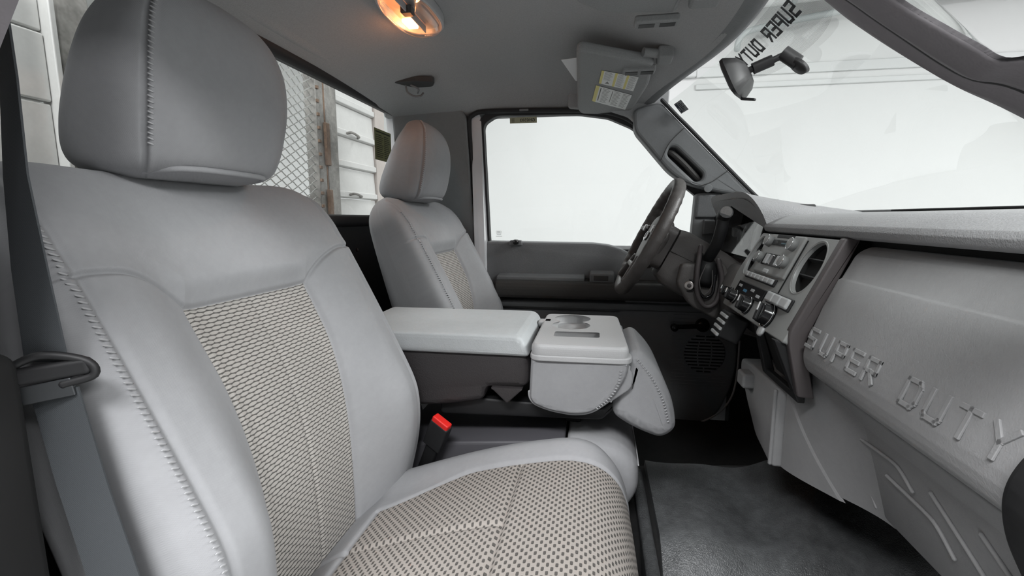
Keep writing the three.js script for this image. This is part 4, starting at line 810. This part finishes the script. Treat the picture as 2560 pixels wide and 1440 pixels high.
{
  const c = thing('steering_column', 'dark steering column cover with black shift lever and key lock', 'column', [0.28, 0.45, -0.40]);
  const D = V(0.897, -0.442, 0), Uu = V(0.442, 0.897, 0);
  const sec = (s, up, dn, hw, r = 6) => Array.from({ length: 28 }, (_, i) => { const a = Math.PI * 2 * i / 28, e = 2 / r, cx = Math.sign(Math.cos(a)) * Math.pow(Math.abs(Math.cos(a)), e), cy = Math.sign(Math.sin(a)) * Math.pow(Math.abs(Math.sin(a)), e); const v = cy > 0 ? cy * up : cy * dn; return [WC.x + D.x * s + Uu.x * v, WC.y + D.y * s + Uu.y * v, WC.z + hw * cx]; });
  part(c, 'hub_back', loft([sec(0.016, 0.055, 0.065, 0.062), sec(0.03, 0.060, 0.070, 0.068), sec(0.058, 0.058, 0.068, 0.066)], true, .6), mWheel);
  part(c, 'upper_shroud', loft([sec(0.062, 0.058, 0.010, 0.072), sec(0.085, 0.062, 0.010, 0.075), sec(0.20, 0.055, 0.010, 0.075), sec(0.26, 0.045, 0.010, 0.07)], true, .6), mColumn);
  part(c, 'lower_shroud', loft([sec(0.062, -0.008, 0.085, 0.066), sec(0.085, -0.008, 0.100, 0.072), sec(0.15, -0.008, 0.105, 0.074), sec(0.25, -0.008, 0.085, 0.07)], true, .6), mColumn);
  part(c, 'surround', prismZ([[0.228, 0.60, .012], [0.218, 0.545, .012], [0.255, 0.485, .02], [0.33, 0.445, .02], [0.37, 0.50], [0.34, 0.60]], -0.375, -0.322, .01, .008), mColumn);
  const key = part(c, 'key_lock', lathe([[0, .006], [.0105, .006], [.0130, .004], [.0135, 0], [0, 0]], [0.250, 0.541, -0.322], [-0.35, 0.05, 1], 28), mBrassKey, 'round metal key lock');
  part(key, 'key_slot', lathe([[0, .002], [.0048, .002], [.0058, 0], [0, 0]], [0.2486, 0.5412, -0.3155], [-0.35, 0.05, 1], 16), mBezelSide);
  part(key, 'lock_collar', lathe([[.0138, 0], [.0175, .001], [.0175, -.004], [.0138, -.004]], [0.250, 0.541, -0.3212], [-0.35, 0.05, 1], 28), mBlack);
  const lv = part(c, 'shift_lever', [tube([[0.292, 0.60, -0.345], [0.298, 0.625, -0.315], [0.304, 0.655, -0.285], [0.308, 0.69, -0.265], [0.310, 0.728, -0.255]], .0145, 40, 14), cyl([0.310, 0.722, -0.262], [0.310, 0.735, -0.236], .0165)], mBlack);
  part(lv, 'end_button', cyl([0.310, 0.7345, -0.237], [0.3098, 0.7352, -0.2345], .0135), mColumn);
  part(c, 'lever_boot', lathe([[0, .0], [.032, .0], [.034, .02], [.028, .045], [.018, .066], [0, .066]], [0.290, 0.545, -0.345], [0.1, 1, 0.25], 24), mBlack);
  part(c, 'turn_stalk', tube([[0.285, 0.630, -0.49], [0.30, 0.650, -0.56], [0.305, 0.662, -0.62]], .007, 24, 10), mBlack);
  part(c, 'boot_ring', tube([[0.272, 0.645, -0.315], [0.266, 0.58, -0.310], [0.270, 0.52, -0.308], [0.292, 0.488, -0.306], [0.318, 0.505, -0.306], [0.328, 0.56, -0.308], [0.318, 0.61, -0.312]], .0065, 60, 10), mBezelSide);
  part(c, 'boot_ring', tube([[0.277, 0.625, -0.318], [0.270, 0.565, -0.315], [0.283, 0.515, -0.312], [0.307, 0.522, -0.312], [0.312, 0.570, -0.314]], .004, 50, 8), mBlackGloss);
  part(c, 'stalk_cable', tube([[0.285, 0.60, -0.30], [0.270, 0.555, -0.295], [0.282, 0.522, -0.292], [0.300, 0.545, -0.292], [0.300, 0.585, -0.295]], .0014, 40, 6), mColumn);
}
// ------------------------------------------------------------------ overhead: dome lamp, coat hook, visors, mirror
{
  const l = thing('dome_lamp', 'oval clear dome lamp in the headliner with one side glowing amber', 'lamp', [-0.40, 1.15, -0.03]);
  const cx = -0.405, cz = -0.045, y = 1.152;
  const ell = (a, b, yy, n = 48) => Array.from({ length: n }, (_, i) => { const t = Math.PI * 2 * i / n, p = 2 / 2.6, c = Math.sign(Math.cos(t)) * Math.pow(Math.abs(Math.cos(t)), p), s = Math.sign(Math.sin(t)) * Math.pow(Math.abs(Math.sin(t)), p); return [cx + a * c, yy, cz + b * s]; });
  part(l, 'bezel', loft([ell(.058, .112, y + .02), ell(.058, .112, y + .004), ell(.054, .108, y), ell(.050, .104, y + .003), ell(.050, .104, y + .02)], false), mTray);
  part(l, 'reflector', loft([ell(.050, .104, y + .012), ell(.048, .10, y + .014)], true), M([.6, .6, .6], .3, { metal: .4 }));
  part(l, 'lens', loft([ell(.051, .105, y + .002), ell(.048, .100, y - .008), ell(.038, .085, y - .014), ell(.01, .03, y - .0165)], true), mLens);
  part(l, 'glowing_bulb', rbox(cx - .036, cx - .012, y + .002, y + .010, cz - .075, cz - .030, .003), M([.9, .6, .35], .5, { emit: [1, 0.55, 0.22], power: 6 }), 'amber glowing bulb panel');
  part(l, 'amber_panel', rbox(cx - .040, cx + .002, y + .0105, y + .0125, cz - .085, cz + .06, .001), M([.75, .30, .14], .5, { emit: [1, 0.30, 0.10], power: 0.35 }));
  part(l, 'divider', rbox(cx - .001, cx + .002, y - .004, y + .012, cz - .085, cz + .085, .001), mTray);
  part(l, 'rocker', rbox(cx - .012, cx + .012, y - .006, y + .010, cz + .01, cz + .035, .003), mBlack);
  const pl = new THREE.PointLight(0xffa060, 0.012, 0, 2); pl.position.set(cx - .024 + .40, y - .004 - 1.15, cz - .05 + .03); pl.castShadow = true; pl.shadow.radius = 0.6; l.add(pl);
}
{
  const h = thing('coat_hook', 'small dark coat hook on the headliner above the driver seat', 'hook', [-0.555, 1.12, -0.43]);
  const y = HL(-0.555, -0.43);
  part(h, 'mount', prismY([[-0.600, -0.385], [-0.52, -0.385], [-0.475, -0.40, .02], [-0.50, -0.45], [-0.585, -0.455]], y - 0.0035, y + 0.012, .012, .002), M([.05, .05, .05], .7));
  part(h, 'hook', tube([[-0.575, y - .004, -0.42], [-0.572, y - .022, -0.425], [-0.555, y - .032, -0.435], [-0.540, y - .028, -0.450], [-0.536, y - .018, -0.462]], .0030, 30, 8), mPillar);
  part(h, 'hook_tip', tube([[-0.550, y - .010, -0.40], [-0.535, y - .016, -0.418], [-0.545, y - .022, -0.44]], .0028, 20, 8), mPillar);
}
const visY = z => 1.10 + (z + 0.16) * 0.0833;
function onVisor(g, off = 0) { const p = g.attributes.position; for (let i = 0; i < p.count; i++) p.setY(i, p.getY(i) + visY(p.getZ(i)) + off); g.computeVertexNormals(); return g; }
{
  const v = thing('sun_visor', 'grey driver sun visor with two white and yellow warning labels', 'visor', [0.04, 1.06, -0.4], 'sun visors');
  part(v, 'panel', onVisor(prismY([[-0.055, -0.155, .03], [0.128, -0.262, .012], [0.132, -0.40], [0.105, -0.625, .03], [0.05, -0.668, .03], [-0.06, -0.640, .03], [-0.068, -0.60]], -0.002, 0.024, .02, .009, 10)), mVisor);
  part(v, 'pivot_rod', onVisor(cyl([0.10, 0.018, -0.235], [0.165, 0.018, -0.262], .010)), mVisor);
  part(v, 'pivot_block', onVisor(rbox(0.135, 0.172, 0.004, 0.034, -0.285, -0.238, .006)), mVisor);
  part(v, 'clip', onVisor(rbox(0.055, 0.135, -0.010, 0.004, -0.300, -0.272, .004)), mVisor);
  part(v, 'clip_slot', onVisor(rbox(0.062, 0.092, -0.0115, -0.009, -0.297, -0.279, .0006)), mBlack);
  part(v, 'clip_slot', onVisor(rbox(0.100, 0.130, -0.0115, -0.009, -0.297, -0.279, .0006)), mBlack);
  const lab = (pts, name, draw) => {
    const g = surf(4, 4, (a, b) => { const x = lerp(lerp(pts[0][0], pts[1][0], a), lerp(pts[3][0], pts[2][0], a), b), z = lerp(lerp(pts[0][1], pts[1][1], a), lerp(pts[3][1], pts[2][1], a), b); return [x, visY(z) - 0.0032, z]; }, (a, b) => [a, 1 - b]);
    part(v, name, g, M([1, 1, 1], .6, { map: canvasTex(384, 256, draw) }));
  };
  const lines = (c, x, y, w, n, step, k) => { c.fillStyle = '#8a8a88'; for (let i = 0; i < n; i++) c.fillRect(x, y + i * step, w * (0.7 + 0.3 * ((i * 53 + k) % 7) / 7), step * 0.42); };
  lab([[0.004, -0.278], [0.099, -0.336], [0.093, -0.439], [-0.003, -0.365]], 'warning_label', (c, w, h) => { c.fillStyle = '#d7d8d6'; c.fillRect(0, 0, w, h); c.fillStyle = '#d3c877'; c.fillRect(0, 0, 26, h); c.fillRect(140, 0, 26, h); c.fillRect(262, 0, 26, h); lines(c, 36, 16, 92, 8, 20, 1); c.fillStyle = '#70706c'; c.beginPath(); c.moveTo(60, 230); c.lineTo(85, 180); c.lineTo(110, 230); c.fill(); lines(c, 174, 16, 78, 12, 19, 3); lines(c, 296, 16, 78, 12, 19, 5); });
  lab([[-0.010, -0.379], [0.092, -0.472], [0.081, -0.607], [-0.022, -0.509]], 'warning_label', (c, w, h) => { c.fillStyle = '#d7d8d6'; c.fillRect(0, 0, w, h); c.fillStyle = '#d3c877'; c.fillRect(0, 0, 36, h); c.save(); c.fillStyle = '#55554f'; c.fillRect(50, 20, 10, 200); lines(c, 78, 14, 80, 12, 19, 2); c.fillStyle = '#6a6a66'; c.fillRect(176, 20, 8, 180); lines(c, 196, 14, 80, 12, 19, 4); lines(c, 292, 14, 80, 12, 19, 6); c.restore(); });
  const p = thing('sun_visor', 'edge of the passenger sun visor with its clip at the top of view', 'visor', [0.1, 1.08, 0.2], 'sun visors');
  part(p, 'panel', prismY([[0.00, 0.045, .02], [0.135, 0.018, .012], [0.145, 0.20], [0.09, 0.56, .03], [-0.05, 0.56, .03], [-0.05, 0.10, .02]], 1.094, 1.120, .02, .009, 10), mVisor);
  part(p, 'clip', rbox(0.062, 0.145, 1.084, 1.100, -0.016, 0.014, .005), mVisor);
  part(p, 'clip_slot', rbox(0.070, 0.100, 1.0835, 1.0855, -0.010, 0.008, .0008), mBlack);
  part(p, 'clip_slot', rbox(0.109, 0.138, 1.0835, 1.0855, -0.010, 0.008, .0008), mBlack);
  part(p, 'pivot_block', rbox(0.15, 0.20, 1.085, 1.105, 0.055, 0.095, .006), mVisor);
}
{
  const g = surf(2, 2, (a, b) => { const x = lerp(-0.095, -0.045, a), z = lerp(-0.262, -0.30 - 0.13 * a, b); return [x, visY(z) + 0.028 + .004 * a, z]; });
  const g2 = new THREE.ExtrudeGeometry(new THREE.Shape([[-0.098, 0.275], [-0.03, 0.262], [-0.03, 0.44], [-0.068, 0.42]].map(p => new THREE.Vector2(...p))), { depth: 0.0012, bevelEnabled: false }); g2.rotateX(-Math.PI / 2);
  const p = g2.attributes.position; for (let i = 0; i < p.count; i++) p.setY(i, p.getY(i) + visY(p.getZ(i)) + 0.0255);
  solo('paper_sheet', boxUV(g2), mPaper, 'white paper sheet tucked behind the driver sun visor', 'paper');
}
{
  const m = thing('rear_view_mirror', 'black rear view mirror on a jointed arm on the windshield', 'mirror', [0.27, 0.93, -0.03]);
  // housing: tall in the view because it is turned towards the driver; long axis lateral
  const X = V(0.36, 0.12, -0.92).normalize(), N = V(-0.90, -0.42, 0).addScaledVector(X, 0.374).normalize(), Y = N.clone().cross(X).normalize();
  const C = V(0.258, 0.985, -0.02), mm = new THREE.Matrix4().makeBasis(X, Y, N).scale(V(.84, .84, .84)).setPosition(C);
  const ring = (a, b, z, dx = 0) => Array.from({ length: 40 }, (_, i) => { const t = Math.PI * 2 * i / 40, e = 2 / 5, c = Math.sign(Math.cos(t)) * Math.pow(Math.abs(Math.cos(t)), e), s = Math.sign(Math.sin(t)) * Math.pow(Math.abs(Math.sin(t)), e); return [a * c + dx, b * s, z]; });
  const hs = loft([ring(.098, .036, .012), ring(.102, .041, .011), ring(.104, .043, .004), ring(.100, .040, -.002), ring(.080, .032, -.018), ring(.05, .020, -.028), ring(.02, .01, -.030)], true, .5); hs.applyMatrix4(mm);
  part(m, 'housing', hs, mMirrorShell);
  const gl = loft([ring(.097, .035, .0125), ring(.095, .034, .0132)], true, .6); gl.applyMatrix4(mm); part(m, 'mirror_glass', gl, M([.8, .8, .8], .03, { metal: 1 }));
  part(m, 'arm', [cyl([0.274, 0.997, -0.02], [0.290, 1.003, -0.018], .006), cyl([0.286, 1.001, -0.018], [0.318, 1.013, -0.012], .0105), cyl([0.316, 1.012, -0.012], [0.333, 1.019, -0.008], .006)], mMirrorShell);
  part(m, 'mount', [cyl([0.334, 1.024, -0.008], [0.358, 1.003, 0.0], .0130), lathe([[0, .01], [.016, .008], [.02, 0], [0, 0]], [0.362, 0.999, 0.0], [-0.66, -0.75, 0], 20)], mMirrorShell);
  part(m, 'day_night_tab', bar([0.272, 0.950, -0.030], [0.292, 0.943, -0.010], .008, .005), mMirrorShell);
}

// ------------------------------------------------------------------ belt, buckle, floor mat, stickers
{
  const b = thing('seat_belt', 'grey woven seat belt with latch plate hanging beside the passenger seat', 'seat belt', [-0.43, 0.4, 0.70]);
  const strap = (P, w, th = 0.0014) => { // P rows of [x, y, z, half width dir x, dir z]
    const rings = P.map(([x, y, z, dx, dz]) => { const L = Math.hypot(dx, dz), ux = dx / L, uz = dz / L, h = w / 2; return [[x - ux * h, y, z - uz * h], [x + ux * h, y, z + uz * h], [x + ux * h - uz * th, y, z + uz * h + ux * th], [x - ux * h - uz * th, y, z - uz * h + ux * th]]; });
    return loft(rings, true, 0.5);
  };
  const row = (y, x, z) => [x, y, z, 0.90, -0.43];
  part(b, 'shoulder_strap', strap([[-0.425, 1.02, 0.712, .8, .3], [-0.426, 0.90, 0.704, .8, .3], [-0.430, 0.82, 0.701, .8, .3], [-0.438, 0.752, 0.700, .85, .22], [-0.438, 0.68, 0.700, .95, .05], [-0.435, 0.605, 0.700, 1, -.1]], 0.038), mBelt);
  part(b, 'lap_strap', strap([[-0.432, 0.585, 0.700, 1, -.1], [-0.417, 0.50, 0.700, 1, -.15], [-0.396, 0.415, 0.701, 1, -.2], [-0.37, 0.30, 0.702, 1, -.2], [-0.34, 0.15, 0.704, 1, -.2]], 0.044), mBelt);
  const lp = part(b, 'latch_plate', [bar([-0.474, 0.592, 0.729], [-0.402, 0.602, 0.692], 0.010, 0.014, [0, 1, 0], .004), tube([[-0.455, 0.600, 0.720], [-0.432, 0.612, 0.708], [-0.405, 0.606, 0.695], [-0.400, 0.594, 0.693], [-0.418, 0.588, 0.703]], .0034, 40, 8)], mBlack);
  part(lp, 'tongue', bar([-0.446, 0.580, 0.714], [-0.412, 0.586, 0.700], 0.004, 0.015, [0, 1, 0], .001), M([.10, .105, .11], .4, { metal: .8 }));
}
{
  const b = thing('belt_buckle', 'black seat belt buckle with a red button beside the console', 'buckle', [-0.30, 0.2, 0.165]);
  const M4 = new THREE.Matrix4().makeRotationFromEuler(new THREE.Euler(0.1, -0.35, -0.42)).setPosition(-0.293, 0.305, 0.172);
  const put = g => { g.applyMatrix4(M4); return g; };
  part(b, 'body', put(fbox(0.042, 0.062, 0.020, .004)), mBlack);
  part(b, 'release_button', put(fbox(0.038, 0.014, 0.016, .003).translate(0, 0.033, 0.001)), mRed, 'bright red button');
  part(b, 'stalk', put(fbox(0.028, 0.09, 0.010, .003).translate(0, -0.07, 0)), mBlack);
  const c = thing('belt_buckle', 'plain black belt end lying on the middle seat under the console front', 'buckle', [-0.03, 0.29, 0.05]);
  part(c, 'body', rbox(-0.055, -0.020, 0.300, 0.322, 0.02, 0.06, .005), mBlack);
  part(c, 'webbing', bar([-0.02, 0.310, 0.04], [0.02, 0.318, 0.03], 0.03, 0.003), mBlack);
}
{
  // rubber mat over the tunnel with soft waves
  const f = (x, z) => hump(x, z) + 0.018 + 0.007 * Math.sin(x * 30 + z * 6 + 0.4) * sstep(-0.25, -0.1, z) * (1 - sstep(0.1, 0.3, z)) + 0.004 * Math.sin(x * 13 - z * 9);
  const far = x => -0.135 - 0.35 * sstep(0.28, 0.55, x) * 0.35 - 0.02 * Math.sin(x * 9);
  const g = surf(90, 110, (u, v) => { const x = 0.135 + 0.56 * u, z = lerp(0.70, far(x), v); return [x, f(x, z), z]; }, (u, v) => [0.56 * u, 0.9 * v]);
  const rim = surf(90, 3, (u, v) => { const x = 0.135 + 0.56 * u, z = far(x); return [x, f(x, z) - 0.02 * v, z - 0.004 * v]; });
  const edge = surf(110, 3, (u, v) => { const x = 0.135, z = lerp(0.70, far(x), u); return [x - .002 * v, f(x, z) - 0.02 * v, z]; });
  const m = thing('floor_mat', 'dark rubber floor mat over the transmission tunnel in the passenger footwell', 'mat', [0.4, 0, 0.2]);
  part(m, 'mat_sheet', join([g, rim, edge].map(q => q.toNonIndexed())), mMat);
  part(m, 'mat_flap', rbox(0.098, 0.122, 0.0, 0.128, -0.10, 0.62, .008), mMat);
}
{
  const s = solo('window_sticker', lean(rbox(-0.301, -0.208, 1.0415, 1.0605, -0.7352, -0.7345, .0001, 1), -1), M([.21, .21, .15], .6), 'small olive sticker reading GH6593 on the driver window', 'sticker');
  const t = canvasTex(384, 80, (c, w, h) => { c.fillStyle = '#a9a98f'; c.fillRect(0, 0, w, h); c.fillStyle = '#2c2d26'; c.translate(w, 0); c.scale(-1, 1); c.font = 'bold 60px sans-serif'; c.textBaseline = 'middle'; c.fillText('GH6593', 22, h / 2 + 2); c.fillStyle = '#55564a'; for (let i = 0; i < 5; i++) c.fillRect(318, 14 + i * 12, 44, 6); });
  const g = lean(new THREE.PlaneGeometry(0.092, 0.018).translate(-0.2545, 1.051, -0.7340), -1);
  part(s, 'print', g, M([1, 1, 1], .6, { map: t }));
}
{
  const s = solo('window_sticker', rbox(-0.7335, -0.7325, 0.915, 1.018, -0.655, -0.525, .0002, 1), M([.14, .145, .09], .6), 'olive green label with fine print on the rear window', 'sticker');
  const t = canvasTex(256, 220, (c, w, h) => { c.fillStyle = '#8a8e66'; c.fillRect(0, 0, w, h); c.fillStyle = '#2f3222'; c.fillRect(14, 14, w - 28, 10); for (let i = 0; i < 12; i++) { c.fillRect(16, 40 + i * 14, 90 + 30 * ((i * 31) % 4) / 4, 5); c.fillRect(140, 40 + i * 14, 70 + 28 * ((i * 17) % 4) / 4, 5); } });
  part(s, 'print', new THREE.PlaneGeometry(0.128, 0.101).rotateY(Math.PI / 2).translate(-0.7322, 0.9665, -0.590), M([1, 1, 1], .6, { map: t }));
}

// ------------------------------------------------------------------ behind the cab: bed rack with expanded metal and slatted panels
{
  const X = -1.05;
  const r = thing('bed_rack', 'weathered steel bed rack with expanded metal mesh behind the rear window', 'rack', [X, 0.2, -0.25]);
  part(r, 'post', rbox(X - .02, X + .03, 0.2, 1.75, 0.135, 0.202, .006), mSteel, 'wide weathered grey post');
  part(r, 'post', rbox(X - .03, X + .02, 0.2, 1.75, -0.775, -0.735, .005), mSteel);
  part(r, 'post', rbox(X - .03, X + .02, 0.2, 1.75, -0.725, -0.675, .005), mSteel);
  part(r, 'bottom_rail', rbox(X - .03, X + .03, 0.66, 0.725, -0.68, 0.14, .005), mSteel);
  part(r, 'top_rail', rbox(X - .03, X + .03, 1.68, 1.75, -0.78, 0.2, .005), mSteel);
  const st = [], dz = 0.058, dy = 0.0152, y0 = 0.725, y1 = 1.40, z0 = -0.675, z1 = 0.135;
  const nz = Math.floor((z1 - z0) / dz), ny = Math.floor((y1 - y0) / dy);
  const one = (a, b) => { const g = bar([X, a[1], a[0]], [X + .004, b[1], b[0]], .0031, .0022, [1, 0, 0], 0); st.push(g); };
  for (let j = 0; j < ny; j++) for (let i = 0; i < nz; i++) {
    const z = z0 + dz * (i + (j % 2 ? 0 : 0.5)), y = y0 + dy * j;
    one([z, y], [z + dz / 2, y + dy]); one([z, y], [z - dz / 2, y + dy]);
  }
  const me = part(r, 'expanded_mesh', st, mMesh); me.userData.kind = 'stuff';
  // hinge rods with rust in the gap between the two posts
  part(r, 'hinge_rod', cyl([X + .015, 0.6, -0.729], [X + .015, 1.6, -0.729], .006), mRust);
  for (const [a, b] of [[0.70, 0.83], [0.92, 1.08], [1.24, 1.30]]) part(r, 'rust_hinge', rbox(X + .008, X + .032, a, b, -0.742, -0.716, .004), mRust, 'rusty hinge knuckle');
  for (let i = 0; i < 11; i++) part(r, 'weld_tab', rbox(X + .018, X + .026, 0.76 + 0.048 * i, 0.772 + 0.048 * i, -0.690, -0.676, .002), mRust);
  part(r, 'plate_tab', rbox(X + .03, X + .036, 0.742, 0.765, -0.36, -0.335, .002), mBlack);
}
{
  const X = -1.07;
  const s = thing('slatted_gate', 'pale aluminium slatted truck bed panel with two small handles', 'panel', [X, 0.2, -1.05]);
  part(s, 'post', rbox(X - .02, X + .03, 0.2, 1.75, -0.835, -0.780, .004), mSteel);
  for (let i = 0; i < 9; i++) {
    const a = 0.42 + 0.128 * i;
    part(s, 'slat', prismZ([[X - .012, a + .002], [X - .012, a + .126], [X + .004, a + .126], [X + .010, a + .030, .002], [X + .018, a + .028, .002], [X + .018, a + .006, .003], [X + .006, a + .002]], -1.195, -0.836, .001, .001), mAlu);
  }
  for (const y of [0.820, 1.076]) part(s, 'handle', tube([[X + .02, y, -0.93], [X + .036, y + .004, -0.945], [X + .036, y - .004, -1.0], [X + .02, y - .006, -1.02]], .0055, 24, 8), mSteel);
  part(s, 'end_post', rbox(X - .02, X + .02, 0.2, 1.75, -1.30, -1.20, .004), M([.52, .47, .44], .6, { map: mottle }));
}
{
  const X = -1.05;
  const s = thing('side_panel', 'pale green white ribbed panel left of the weathered post', 'panel', [X, 0.2, 0.4]);
  for (let i = 0; i < 8; i++) part(s, 'board', rbox(X - .02, X + .012 + .003 * (i % 2), 0.30 + 0.128 * i, 0.424 + 0.128 * i, 0.215, 0.75, .004), mAlu);
  part(s, 'edge_flange', rbox(X - .01, X + .034, 0.2, 1.4, 0.203, 0.2145, .003), mAlu);
}
for (const o of scene.children) o.traverse(q => { if (q.isMesh) { q.castShadow = true; q.receiveShadow = true; } });
scene.updateMatrixWorld(true);
renderer.render(scene, camera);
